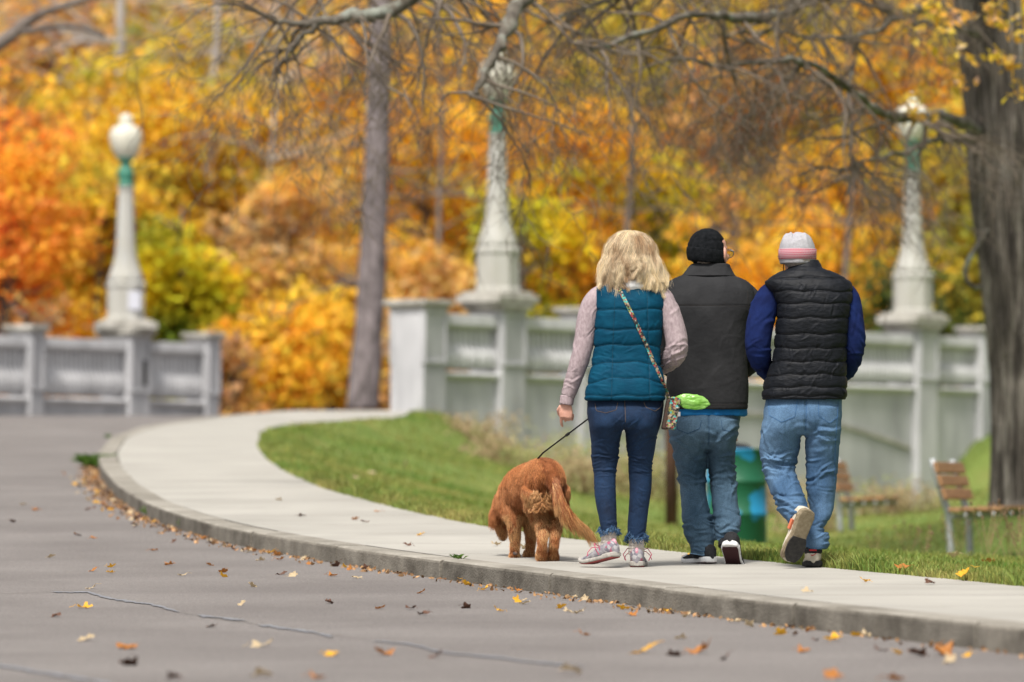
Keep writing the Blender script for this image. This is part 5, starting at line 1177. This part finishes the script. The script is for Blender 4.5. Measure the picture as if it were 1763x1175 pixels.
# shirt tail and jacket
g = Geo(); torso(g, P2, [(680, 1152, 1284, 0, .14), (700, 1150, 1286, 0, .148), (711, 1149, 1287, 0, .150), (714, 1151, 1285, 0, .147)], 2.7, 48); garment('shirt', g, m_blue, man, .0045, 1, lambda V, N: .003*pn(V*np.array([26, 26, 4]), 2))
g = Geo()
torso(g, P2, [(464, 1190, 1250, .012, .066), (470, 1180, 1261, .008, .086), (478, 1160, 1280, 0, .108), (488, 1147, 1294, -.005, .125), (505, 1142, 1300, -.01, .14), (530, 1142, 1298, -.015, .15), (560, 1146, 1288, -.015, .155), (620, 1149, 1287, -.01, .158), (670, 1148, 1288, -.01, .16), (697, 1148, 1288, -.01, .158), (703, 1149, 1287, -.01, .155)], 2.7, 60)
ff = rfolds(17, P2, [(14, 1155, 1280, 580, 700, 35, 20, .08, .012, .0016), (7, 1240, 1285, 520, 600, 70, 12, .07, .010, .0024), (6, 1150, 1180, 520, 600, 105, 12, .07, .010, .002), (5, 1180, 1260, 655, 690, 20, 12, .08, .012, .002)])
def ff_(V, N):
    vv = VM-V[:, 2]*S2; return folds(V, ff)*.6+.003*fbm(V*5, 2)+.0008*fbm(V*60, 2)-.003*np.exp(-((vv-525)/1.3)**2)*(V[:, 1] < 0)-.003*np.exp(-((vv-694)/1.0)**2)
jk = garment('jacket', g, m_fleece, man, .005, 4, ff_); jkb = bvh_of(jk.data)
m_jseam = M('fleece_seam', (.018, .016, .015), rough=1)
stitch([jkb], P2, [[(1150, 524), (1220, 525.5), (1288, 527)], [(1286, 500), (1287, 530), (1285, 570), (1281, 620)], [(1150, 694), (1220, 696), (1286, 695)], [(1149, 505), (1152, 540), (1153, 580)]], m_jseam, man, .003, 'seam', .0, .0012)
g = Geo(); R = []
for v, ul, ur, yc, ry in [(474, 1172, 1268, .0, .108), (466, 1179, 1262, .005, .098), (458, 1185, 1259, .01, .088), (453, 1189, 1257, .012, .082), (451, 1193, 1253, .012, .074), (456, 1196, 1250, .012, .07)]:
    c = P2((ul+ur)/2, v, yc); R.append(superring(c[0], c[1], c[2], (ur-ul)/2/S2, ry, 2.3, 44)+np.array([0, 0, 0]))
g.rings(R); garment('collar', g, m_fleece, jk, .0045, 2, lambda V, N: .002*fbm(V*25, 3))
g = Geo(); limb(g, P2, [(1272, 500, 0, 22), (1288, 515, .0, 24), (1297, 545, .02, 22), (1301, 585, .05, 21), (1298, 612, .08, 20), (1284, 632, .18, 16), (1266, 640, .27, 13)]); fk = rfolds(19, P2, [(10, 1280, 1310, 530, 630, 40, 30, .04, .008, .004)])
garment('sleeve', g, m_fleece, man, .005, 3, lambda V, N: folds(V, fk)+.002*fbm(V*14, 3))
g = Geo(); limb(g, P2, [(1166, 502, 0, 22), (1152, 517, .0, 23), (1145, 545, .02, 21), (1141, 585, .05, 20), (1144, 612, .08, 19), (1160, 632, .18, 16), (1178, 640, .26, 13)])
garment('sleeve', g, m_fleece, man, .005, 3, lambda V, N: folds(V, fk)+.002*fbm(V*14, 3))
m_blk = M('black_knit', (.012, .012, .014), (.03, .03, .033), scale=120, rough=.9, bump=.4, bscale=250); m_wh = M('bright_sole', (.60, .60, .60), (.74, .74, .74), scale=50, rough=.6); m_mar = M('maroon_tread', (.045, .015, .018), rough=.8)
shoe(man, P2(1224, 967, -.09)+np.array([0, 0, .004]), math.radians(24), math.radians(2), .285, .100, .095, m_blk, m_wh, m_mar)
shoe(man, P2(1253, 960, -.20)+np.array([0, 0, .068]), math.radians(-12), math.radians(38), .285, .108, .10, m_blk, m_wh, m_mar)
for pts in ([(1207, 935, -.02, 14), (1206, 958, -.01, 15)], [(1250, 912, -.07, 14), (1251, 938, -.10, 16)]):
    g = Geo(); limb(g, P2, pts); garment('sock', g, m_blk, man, .004, 1)

# ---------------- man in the black puffer vest
UB, VB, DB = 1395, 975, 28.0
loc = at(UB, VB, DB); loc.z = float(zwalk(DB)); P3_ = P3(UB, VB, FPX/DB); S3 = FPX/DB
man3 = empty('person', tuple(loc), 0, 'man in a pale knit cap and black puffer vest with navy sleeves', 'person', 'people walking away')
m_puff = M('black_quilt', (.002, .003, .005), (.006, .0075, .0115), scale=25, rough=.6, bump=.5, bscale=34, bdist=.006, stretch=(1, 1, 2.5), spec=.2)
m_navy = M('navy_sleeve', (.005, .010, .050), (.008, .018, .085), scale=12, rough=.9, spec=.12, bump=.3, bscale=90, bdist=.002)
m_knit = M('pale_knit', (.29, .285, .31), (.39, .385, .41), scale=160, rough=.95, bump=.5, bscale=260, bdist=.002)
g = Geo(); hc3 = P3_(1375, 438, .02); Rm = head(g, hc3, yaw=math.radians(14), pitch=math.radians(-8), s=1.0)
limb(g, P3_, [(1380, 452, .01, 20), (1385, 475, 0, 22), (1388, 505, -.01, 34)])
torso(g, P3_, [(505, 1345, 1446, 0, .07), (560, 1348, 1448, 0, .11), (640, 1342, 1445, 0, .12), (700, 1328, 1440, 0, .12), (718, 1334, 1432, 0, .10), (730, 1360, 1410, 0, .05)])
limb(g, P3_, [(1330, 515, 0, 17), (1308, 560, -.01, 15), (1303, 595, -.01, 14), (1315, 628, .12, 11), (1335, 650, .22, 9)]); hand(g, P3_(1335, 650, .22), (.7, .3, -.5), (.2, .9, .1), .6, right=False)
limb(g, P3_, [(1452, 515, 0, 17), (1468, 560, -.01, 15), (1472, 600, .0, 14), (1462, 635, .12, 11), (1440, 652, .22, 9)]); hand(g, P3_(1440, 652, .22), (-.7, .3, -.5), (-.2, .9, .1), .6)
for pts in ([(1345, 750, 0, 26), (1340, 805, .05, 20), (1352, 845, -.03, 18), (1368, 880, -.13, 12), (1372, 900, -.16, 12)], [(1418, 750, 0, 26), (1415, 805, .01, 20), (1413, 870, .02, 17), (1404, 930, .02, 12), (1400, 960, .03, 12)]): limb(g, P3_, pts)
body = remesh(g, .0033, 3); under(body, P3_, []); link('body', body, m_skin, man3); face_bits(man3, hc3, Rm, 1.0)
g = Geo(); Rh = Matrix.Rotation(math.radians(14), 4, 'Z'); g.ell(hc3+np.array(Rh @ Vector((0, -.018, -.018))), (.077, .086, .062), Rh); garment('hair', g, m_bhair, man3, .005, 1, lambda V, N: .002*fbm(V*80, 2))
g = Geo(); cb = P3_(1375, 428, .02)
torso(g, P3_, [(453, 1344, 1405, .02, .098), (448, 1343, 1406, .02, .102), (436, 1342, 1406, .02, .104), (424, 1343, 1404, .02, .102), (413, 1346, 1400, .02, .092), (404, 1353, 1394, .02, .070), (400, 1360, 1386, .02, .045), (398.5, 1368, 1380, .02, .02)], 2.1, 44)
fc = [(P3_(1366, 0)[0], P3_(0, 404)[2], math.radians(80), .03, .006, -.010, 3, None), (P3_(1352, 0)[0], P3_(0, 408)[2], math.radians(60), .03, .006, .006, 3, None), (P3_(1388, 0)[0], P3_(0, 409)[2], math.radians(110), .03, .006, .004, 3, None), (P3_(1374, 0)[0], P3_(0, 415)[2], math.radians(20), .03, .006, .003, 3, None)]
cap3 = garment('knit_cap', g, m_knit, man3, .0045, 2, lambda V, N: folds(V, fc)+.0015*fbm(V*25, 3))
m_band = bpy.data.materials.new('patterned_band'); m_band.use_nodes = True
t_ = m_band.node_tree; N_ = t_.nodes; tc = N_.new('ShaderNodeTexCoord'); mp = N_.new('ShaderNodeMapping'); mp.inputs['Rotation'].default_value = (math.pi/2, 0, 0); br = N_.new('ShaderNodeTexBrick')
br.inputs['Color1'].default_value = (.38, .035, .07, 1); br.inputs['Color2'].default_value = (.33, .07, .11, 1); br.inputs['Mortar'].default_value = (.44, .36, .38, 1); br.inputs['Scale'].default_value = 1
br.inputs['Mortar Size'].default_value = .0011; br.inputs['Brick Width'].default_value = .012; br.inputs['Row Height'].default_value = .0085; br.squash = .6; br.squash_frequency = 3; br.offset_frequency = 2
t_.links.new(tc.outputs['Object'], mp.inputs[0]); t_.links.new(mp.outputs[0], br.inputs['Vector']); t_.links.new(br.outputs[0], N_['Principled BSDF'].inputs['Base Color']); N_['Principled BSDF'].inputs['Roughness'].default_value = .95
g = Geo(); R = []
for v, k in [(446, 1.0), (445.5, 1.025), (436, 1.032), (428, 1.028), (427.5, 1.0)]:
    c = P3_(1374, v, .02); R.append(superring(c[0], c[1], c[2], 32/S3*k, .1035*k, 2.1, 60)+np.stack([np.zeros(60), np.zeros(60), .0*np.ones(60)], 1))
g.rings(R, cap=False); g.obj('hat_band', m_band, cap3, smooth=True)
g = Geo(); g.tube([P3_(1353, 448, .0), P3_(1350, 456, .02), P3_(1350, 470, .05)], .0022, n=6); g.obj('glasses_cord', m_blk, man3)
g = Geo(); q = lambda x, y, z: tuple(hc3+np.array(Rm @ Vector((x, y, z)))); 
for k in (-1, 1): g.tube([q(.079*k, .0, .010), q(.074*k, .098, .010)], .002, n=6); g.tube([q(.037*k+.028*math.cos(a), .108, .004+.020*math.sin(a)) for a in np.linspace(0, 6.283, 15)], .0018, n=6, cap=False)
g.obj('glasses', bpy.data.materials['glasses_frame'], man3)
# jeans
g = Geo()
torso(g, P3_, [(678, 1320, 1450, 0, .128), (695, 1318, 1450, -.005, .14), (715, 1316, 1449, -.015, .145), (735, 1317, 1447, -.01, .13), (748, 1330, 1440, 0, .10)], 2.4)
torso(g, P3_, [(700, 1317, 1390, -.01, .135), (732, 1314, 1384, -.015, .135), (761, 1309, 1379, .01, .112), (784, 1309, 1374, .03, .098), (807, 1313, 1368, .03, .09), (822, 1318, 1372, .01, .088)], 2.2, 36)
limb(g, P3_, [(1341, 800, .03, 27), (1344, 820, .01, 27), (1352, 842, -.05, 26), (1362, 864, -.10, 24.5), (1370, 882, -.14, 21), (1374, 892, -.16, 20)], flat=1.1)
torso(g, P3_, [(700, 1380, 1449, -.01, .135), (732, 1384, 1448, -.01, .135), (776, 1387, 1445, .0, .105), (810, 1388, 1443, .01, .09), (840, 1389, 1439, .01, .085), (868, 1393, 1436, .01, .08), (889, 1397, 1431, .0, .078), (905, 1394, 1420, .0, .074), (916, 1387, 1421, .0, .076), (926, 1386, 1428, .0, .082), (938, 1386, 1428, .0, .08), (945, 1390, 1424, .0, .072)], 2.2, 36)
fj = leg_folds(31, P3_, 1312, 1370, 780, 825, 850, 885, 25, .0085)+leg_folds(32, P3_, 1390, 1440, 790, 850, 895, 944, 8, .0065)+rfolds(33, P3_, [(9, 1322, 1445, 725, 775, -15, 30, .06, .010, .006), (6, 1390, 1440, 735, 760, 10, 15, .05, .008, .006), (8, 1320, 1372, 785, 815, -12, 12, .06, .007, .010)])
j3 = garment('jeans', g, m_denim2, man3, .0045, 3, lambda V, N: folds(V, fj)+.004*fbm(V*7+2, 3)+.0012*fbm(V*35, 2)-.006*np.exp(-((V[:, 0]-(1385-UB)/S3)/.007)**2)*(V[:, 2] > (VB-742)/S3)*(V[:, 1] < 0)); jb3 = bvh_of(j3.data)
m_sd2 = M('light_denim_seam', (.035, .10, .22), rough=.9)
stitch([jb3], P3_, [[(1322, 688), (1323, 715), (1343, 727), (1366, 718), (1371, 688)], [(1407, 690), (1407, 716), (1426, 729), (1440, 718), (1442, 690)], [(1441, 700), (1437, 760), (1436, 830)], [(1390, 940), (1406, 943), (1424, 940)], [(1386, 690), (1385, 742)]], m_sd2, man3)
g = Geo(); limb(g, P3_, [(1371, 884, -.145, 21.5), (1375, 893, -.165, 21.5)]); garment('hem', g, m_denim2, man3, .004, 1)
# vest
g = Geo()
torso(g, P3_, [(458, 1366, 1408, .005, .085), (464, 1352, 1424, .0, .095), (474, 1332, 1448, -.005, .11), (484, 1318, 1464, -.01, .125), (498, 1324, 1468, -.012, .14), (515, 1334, 1467, -.015, .148), (540, 1338, 1463, -.018, .152), (578, 1335, 1459, -.015, .152), (615, 1331, 1457, -.012, .15), (650, 1319, 1458, -.012, .152), (680, 1312, 1458, -.012, .154), (687, 1314, 1456, -.012, .148)], 2.8, 60)
sm = [(480, -2), (503, -1), (524, -1), (549, -1), (575, 1), (599, 1), (623, 0), (647, -2), (669, -3), (684, -2)]
fp = rfolds(41, P3_, [(60, 1325, 1455, 490, 680, 60, 30, .018, .005, .0035), (30, 1325, 1455, 490, 680, 100, 30, .018, .005, .003)])
def pf(V, N):
    k = quilt(V[:, 2], V[:, 0], P3_, sm, 1390, 66, 1); vv = VB-V[:, 2]*S3; return (.0085*(1-np.exp(-k/.0055))-.006)*(vv > 466) + folds(V, fp)+.002*fbm(V*16, 3)
v3 = garment('vest', g, m_puff, man3, .0045, 2, pf); vb3 = bvh_of(v3.data)
lines = []
for v, ar in sm:
    uu = np.linspace(1340 if 510 < v < 640 else 1322, 1456, 30); lines.append([(u, v+ar*(1-((u-1390)/66)**2)+1.2*math.sin(u*.11-UB*.11+v)) for u in uu])
stitch([vb3], P3_, lines, M('quilt_thread', (.003, .003, .005), rough=.9), man3, .002, 'quilt_seam', .0, .001)
g = Geo(); R = []
for v, ul, ur, yc, ry in [(470, 1350, 1424, .0, .10), (462, 1356, 1417, .003, .088), (453, 1364, 1414, .01, .080), (446, 1372, 1410, .014, .072), (448, 1376, 1406, .014, .066), (456, 1374, 1406, .014, .06)]:
    c = P3_((ul+ur)/2, v, yc); R.append(superring(c[0], c[1], c[2], (ur-ul)/2/S3, ry, 2.3, 44))
g.rings(R); garment('collar', g, m_puff, v3, .0045, 2, lambda V, N: .002*fbm(V*25, 3))
fn_ = rfolds(43, P3_, [(10, 1288, 1330, 520, 590, 65, 25, .05, .008, .004), (10, 1288, 1325, 590, 640, 20, 25, .035, .007, .005)])
g = Geo(); limb(g, P3_, [(1336, 500, 0, 19), (1325, 512, 0, 23), (1313, 540, -.01, 24), (1306, 575, -.02, 23.5), (1306, 602, -.01, 22), (1314, 626, .07, 18), (1330, 644, .18, 14)]); garment('sleeve', g, m_navy, man3, .0045, 3, lambda V, N: folds(V, fn_)+.002*fbm(V*14, 3))
fn2 = rfolds(44, P3_, [(10, 1458, 1490, 520, 600, 110, 25, .05, .008, .004), (8, 1455, 1485, 600, 650, 150, 25, .035, .007, .004)])
g = Geo(); limb(g, P3_, [(1450, 500, 0, 19), (1459, 514, 0, 22), (1464, 545, -.01, 23), (1468, 580, -.01, 22.5), (1466, 612, .02, 20.5), (1458, 638, .10, 16), (1442, 650, .19, 13)]); garment('sleeve', g, m_navy, man3, .0045, 3, lambda V, N: folds(V, fn2)+.002*fbm(V*14, 3))
m_beig = M('beige_shoe', (.40, .36, .28), (.55, .50, .42), scale=30, rough=.7); m_btr = M('black_tread', (.012, .012, .013), (.03, .028, .026), scale=60, rough=.7); m_tans = M('tan_sole', (.17, .135, .085), (.25, .205, .14), scale=40, rough=.8); m_redp = M('red_accent', (.40, .02, .03), rough=.6)
sa, _ = shoe(man3, P3_(1399, 976, -.05)+np.array([0, 0, .004]), math.radians(-3), math.radians(1), .29, .105, .10, m_beig, m_btr, m_btr)
g = Geo(); R = []
g.ell((0, .022, .078), (.046, .036, .026)); g.obj('heel_collar', m_blk, sa, smooth=True)
g = Geo(); g.box((0, -.013, .081), (.036, .006, .008)); g.obj('red_tab', m_redp, sa)
g = Geo(); g.tube([(-.012, -.0125, .060), (-.006, -.0135, .055), (.004, -.0135, .058), (.016, -.012, .066)], [.001, .0028, .0018, .0008], n=6); g.obj('swoosh_mark', m_redp, sa)
sb, _ = shoe(man3, P3_(1388, 880, -.245), math.radians(20), math.radians(80), .27, .112, .10, m_beig, m_tans, m_btr, roll=math.radians(-6), swing=math.radians(17))
g = Geo(); R = []
yy = np.linspace(.135, .262, 16)
for y in yy:
    w_ = .050*math.sqrt(max(0.02, 1-((y-.19)/.078)**2)); R.append([(-w_, y, -.002), (-w_, y, -.011), (w_, y, -.011), (w_, y, -.002)])
g.rings(R); g.obj('forefoot_tread', m_btr, sb)
for c in sb.children:
    if c.name.startswith('tread'): c.data.materials.clear(); c.data.materials.append(m_tans)
g = Geo(); g.box((-.044, .09, .045), (.012, .05, .02)); g.obj('red_tab', M('orange_accent', (.55, .16, .08), rough=.6), sb)
# ------------------------------------------------------------------ the dog
UD, VD, DD = 930, 961, 28.9
loc = at(UD, VD, DD); loc.z = float(zwalk(DD)); PD = P3(UD, VD, FPX/DD); SD = FPX/DD
dog = empty('dog', tuple(loc), 0, 'red-gold setter-like dog with feathered tail, sniffing the pavement', 'dog')
m_coat = M('dog_skin', (.20, .062, .018), (.30, .11, .035), scale=9, rough=.8)
g = Geo()
def chain(pts, flat=1.0, n=20): limb(g, PD, pts, flat=flat, n=n)
limb(g, PD, [(944, 832, -.10, 20), (944, 822, -.04, 27), (938, 820, .06, 34), (929, 823, .20, 35), (918, 828, .34, 36), (903, 836, .48, 37), (887, 847, .60, 30), (874, 860, .70, 23), (864, 874, .78, 19)], flat=1.06, n=28)
limb(g, PD, [(892, 858, .55, 30), (895, 874, .52, 22), (898, 886, .48, 13)])         # brisket
g.ell(PD(859, 884, .80), (.050, .075, .058)); limb(g, PD, [(859, 888, .84, 14), (862, 903, .87, 11), (865, 916, .885, 8.5), (866, 923, .89, 7)])   # head, muzzle
# hind legs
limb(g, PD, [(927, 836, .02, 28), (926, 858, .05, 24), (929, 880, .08, 16), (933, 902, .02, 10.5), (934, 922, -.07, 8.5), (933, 938, -.06, 7.5), (932, 950, -.04, 9), (932, 957, -.02, 9)])
limb(g, PD, [(956, 836, .02, 24), (957, 858, .06, 21), (956, 882, .10, 14.5), (956, 905, .03, 11), (955, 922, -.04, 8.5), (953, 940, -.02, 7.5), (952, 953, .01, 9.5), (951, 956, .05, 10)])
# front legs
limb(g, PD, [(886, 862, .52, 26), (885, 885, .46, 16), (886, 905, .46, 11), (887, 930, .47, 8.5), (886, 946, .48, 8), (886, 955, .50, 10), (885, 957, .53, 9)])
limb(g, PD, [(908, 862, .56, 24), (914, 888, .52, 15), (915, 910, .54, 10), (914, 932, .57, 8.5), (913, 946, .58, 8), (912, 952, .60, 10), (911, 953, .63, 9)])
# tail
tailp = [(944, 812, -.08, 11), (952, 828, -.14, 9), (960, 848, -.18, 8), (968, 866, -.20, 7), (982, 884, -.21, 6), (1000, 900, -.20, 5), (1016, 912, -.18, 3.5)]
limb(g, PD, tailp, n=12)
for (u, v, y) in [(932, 957, -.02), (951, 956, .05), (885, 956, .53), (911, 952, .63)]:
    for k in (-1.5, -.5, .5, 1.5): g.ell(PD(u+k*3.2, v+1.5, y+.018-abs(k)*.004), (.0095, .016, .0095), n=10, m=8)
dm = remesh(g, .006, 5); displace(dm, lambda V, N: .004*fbm(V*12, 3))
link('body', dm, m_coat, dog); DV, DN = getv(dm)
me2 = dm; nt_ = len(me2.polygons); A = np.empty(nt_, np.float32); me2.polygons.foreach_get('area', A); Cc = np.empty(nt_*3, np.float32); me2.polygons.foreach_get('center', Cc); Nn = np.empty(nt_*3, np.float32); me2.polygons.foreach_get('normal', Nn)
Cc = Cc.reshape(-1, 3).astype(float); Nn = Nn.reshape(-1, 3).astype(float)
r = np.random.default_rng(5); NF = 90000; idx = r.choice(nt_, NF, p=A/A.sum()); C = Cc[idx]+r.normal(0, .0025, (NF, 3)); N = Nn[idx]
U = C[:, 0]*SD+UD; Vv = VD-C[:, 2]*SD; Y = C[:, 1]
# flow: down the sides, back along the body; tail flows toward its tip
flow = np.zeros((NF, 3)); flow[:, 2] = -1.0; flow[:, 1] = -.55; top = (Vv < 835); flow[top, 2] = -.45; flow[top, 1] = -1
TPt = np.array([PD(*p[:3]) for p in tailp]); dt = np.linalg.norm(C[:, None]-TPt[None], axis=2); it = dt.argmin(1); istail = (dt.min(1) < .045) & (Vv > 815) & ((U > 950) & (Y < -.08) | (U > 975))
seg = np.gradient(TPt, axis=0); seg /= np.linalg.norm(seg, axis=1)[:, None]; flow[istail] = seg[it[istail]]
legs = (Vv > 890) & ~istail
ishead = (Y > .70) & (Vv > 855)
haunch = (Vv > 842) & (Vv <= 900) & (Y < .12) & ~istail
rump = (Vv <= 842) & ~istail
L = np.full(NF, .018); L[legs] = .008; L[haunch] = .022; L[istail] = .060; L[ishead] = .012
feather = legs & (N[:, 1] < -.1) & (Vv < 938); L[feather] = .016
front = (Y > .35) & (Y < .65) & (Vv > 880) & (Vv < 925); L[front] = .019
paw = Vv > 945; L[paw] = .009; neck = (Y > .5) & (Vv < 880) & ~ishead; L[neck] = .030
L *= r.uniform(.55, 1.25, NF)
ten = np.clip(fbm(C*np.array([30, 30, 30]), 2)*.5+.5, 0, 1)         # clumping
cl = np.stack([fbm(C*22+5, 2), fbm(C*22+50, 2), fbm(C*22+90, 2)], 1)
flow = flow/np.linalg.norm(flow, axis=1)[:, None]; D0 = flow*1.0+N*.16+cl*.22; D0[istail] += np.array([0, 0, -.35]); D0 -= N*np.clip((D0*N).sum(1), -9, 0)[:, None]*1.0; D0 /= np.linalg.norm(D0, axis=1)[:, None]
K = 6; t = np.linspace(0, 1, K); curl = np.where(haunch, 1.0, np.where(feather | front, .5, .18))
P = C[:, None]+D0[:, None]*L[:, None, None]*t[None, :, None]; P[:, :, 2] -= (L[:, None]*.35*t[None]**2)
ph = fbm(C*14, 1)*6; wv = np.cross(D0, np.array([0, 1, 0.])); P += wv[:, None]*(np.sin(t[None]*5+ph[:, None])*t[None]*(L*curl*.28)[:, None])[..., None]
light = (haunch & (fbm(C*16+30, 2) > -.05)) | (feather & (fbm(C*14, 2) > -.1)) | (front & (fbm(C*14, 2) > -.2)) | (legs & (fbm(C*18+7, 2) > .15)) | (istail & ((C[:, 2] < TPt[it][:, 2]) | (U > 985)))
dark = (rump & (np.abs(U-(940+ (Vv-781)*.25)) < 14+8*cl[:, 0]) & (Y < .2)) | (istail & ~light & (r.random(NF) < .7)) | paw & (r.random(NF) < .15)
mf = [M('fur_red', (.42, .145, .045), (.60, .26, .10), scale=7, detail=5, rough=.45, island=.3, trans=.1, spec=.4), M('fur_gold', (.74, .44, .20), (.58, .29, .11), scale=9, rough=.45, island=.3, trans=.15, spec=.4), M('fur_dark', (.24, .075, .025), (.34, .115, .04), scale=12, rough=.45, island=.3, trans=.05, spec=.4)]
for nm, sel, mm in (('coat', ~light & ~dark, mf[0]), ('feathering', light, mf[1]), ('dark_coat', dark, mf[2])):
    V, F = strands(P[sel], np.where(L[sel] > .03, .0010, .0008), .3); o = link(nm, npmesh(V, F), mm, dog)
# loose curls under the tail
cur = []; r = np.random.default_rng(66)
for k in range(46):
    u0, v0 = r.uniform(918, 946), r.uniform(838, 868); base = PD(u0, v0, -.105+abs(u0-934)*.0012); s_ = r.choice([-1, 1]); ra = r.uniform(.008, .020); n = 14; tt = np.linspace(0, 1, n); th = tt*r.uniform(2, 4.6)
    path = base+np.stack([s_*ra*(1-np.cos(th))*.9+tt*.006, -.012*np.sin(tt*3), -ra*np.sin(th)*1.1-tt*.030], 1); cur.append(path[None]+r.normal(0, .0022, (26, 1, 3))*np.linspace(.4, 1, n)[None, :, None]+np.cumsum(r.normal(0, .0004, (26, n, 3)), axis=1))
V, F = strands(np.concatenate(cur), np.full(46*26, .0009), .5); link('curled_feathering', npmesh(V, F), M('fur_blond', (.60, .34, .15), (.48, .22, .08), scale=30, rough=.4, island=.35, trans=.15), dog)
# ears
for sgn, (u, v, y) in ((-1, (849, 877, .72)), (1, (874, 880, .80))):
    g = Geo(); g.tube([PD(u+3, v-14, y), PD(u, v-4, y-.02), PD(u-1, v+8, y-.02), PD(u-1, v+18, y-.01)], [.014, .026, .028, .012], n=14, flat=.35, up=(.3, 1, 0)); ear = garment('ear', g, m_coat, dog, .005, 2)
    EV, EN = getv(ear.data); k = r.choice(len(EV), 2600); C = EV[k]; N = EN[k]; d = np.array([0, -.12, -1])+N*.3+r.normal(0, .12, (2600, 3)); L = r.uniform(.015, .040, 2600); t = np.linspace(0, 1, 5)
    P = C[:, None]+d[:, None]*L[:, None, None]*t[None, :, None]; P[:, :, 0] += np.sin(t*5+C[:, 2:3]*90)*.003; V, F = strands(P, np.full(2600, .0012), .3); link('ear_fur', npmesh(V, F), mf[0] if sgn < 0 else mf[2], ear)
g = Geo(); g.ell(PD(866, 926, .90), (.015, .012, .011)); g.obj('nose', M('dog_nose', (.015, .012, .012), rough=.35), dog, smooth=True)
for du in (-9, 9):
    g = Geo(); g.ell(PD(863+du, 892, .865), (.009,)*3); g.obj('eye', m_eye if False else bpy.data.materials['dog_nose'], dog, smooth=True)
g = Geo()
for (u, v, y, s_) in [(932, 950, -.062, 1), (927.5, 943, -.06, .6), (936, 943, -.06, .6), (930, 956, -.055, .6), (935, 956, -.055, .6)]: g.ell(PD(u, v, y), (.010*s_, .006, .011*s_))
g.ell(PD(887, 950, .455), (.014, .006, .010)); pads = remesh(g, .003, 1); link('paw_pads', pads, M('paw_pad', (.05, .04, .035), (.12, .09, .08), scale=60, rough=.7), dog)
g = Geo(); a = np.linspace(0, 6.283, 24); cc = PD(876, 858, .70); g.tube([cc+np.array([math.cos(q)*.062, math.sin(q)*.03+.02*math.sin(q), math.sin(q)*.066]) for q in a], .007, n=8, cap=False); g.obj('collar', m_blk, dog, smooth=True)
# leash from the woman's front hand to the collar
h0 = Vector(woman.location)+Vector(PW(1105, 652, .30)); h1 = Vector(dog.location)+Vector(PD(880, 836, .68))
a1 = at(1012, 722, h0.y+.15*(h1.y-h0.y)); kk = Vector(dog.location)+Vector(PD(935, 781, .22))
pts = []
for s in np.linspace(0, 1, 30):
    pts.append(np.array(at(1105-(1105-1012)*(s/.45), 652+(722-652)*(s/.45), h0.y+(kk.y-h0.y)*s*.6)) if s < .45 else None)
A_ = np.array(h0); Bp = np.array(at(1012, 722, 28.45)); Cp = np.array(at(935, 780, 28.85)); Dp = np.array(h1)
tt = np.linspace(0, 3, 40); X = np.stack([np.interp(tt, range(4), [A_[k], Bp[k], Cp[k], Dp[k]]) for k in range(3)], 1)
g = Geo(); g.tube(X, .0045, n=6, flat=.5); c = Bp*.55+Cp*.45; o = g.obj('leash', M('black_webbing', (.012, .012, .013), rough=.7), smooth=True)
g2 = Geo(); dr = (Cp-Bp)/np.linalg.norm(Cp-Bp); g2.tube([c-dr*.016, c-dr*.013, c+dr*.013, c+dr*.016], [.005, .0075, .0075, .005], n=8); g2.obj('slider', m_blk, o)
tag(o, 'thin black lead running from the blond woman down to the dog', 'leash')
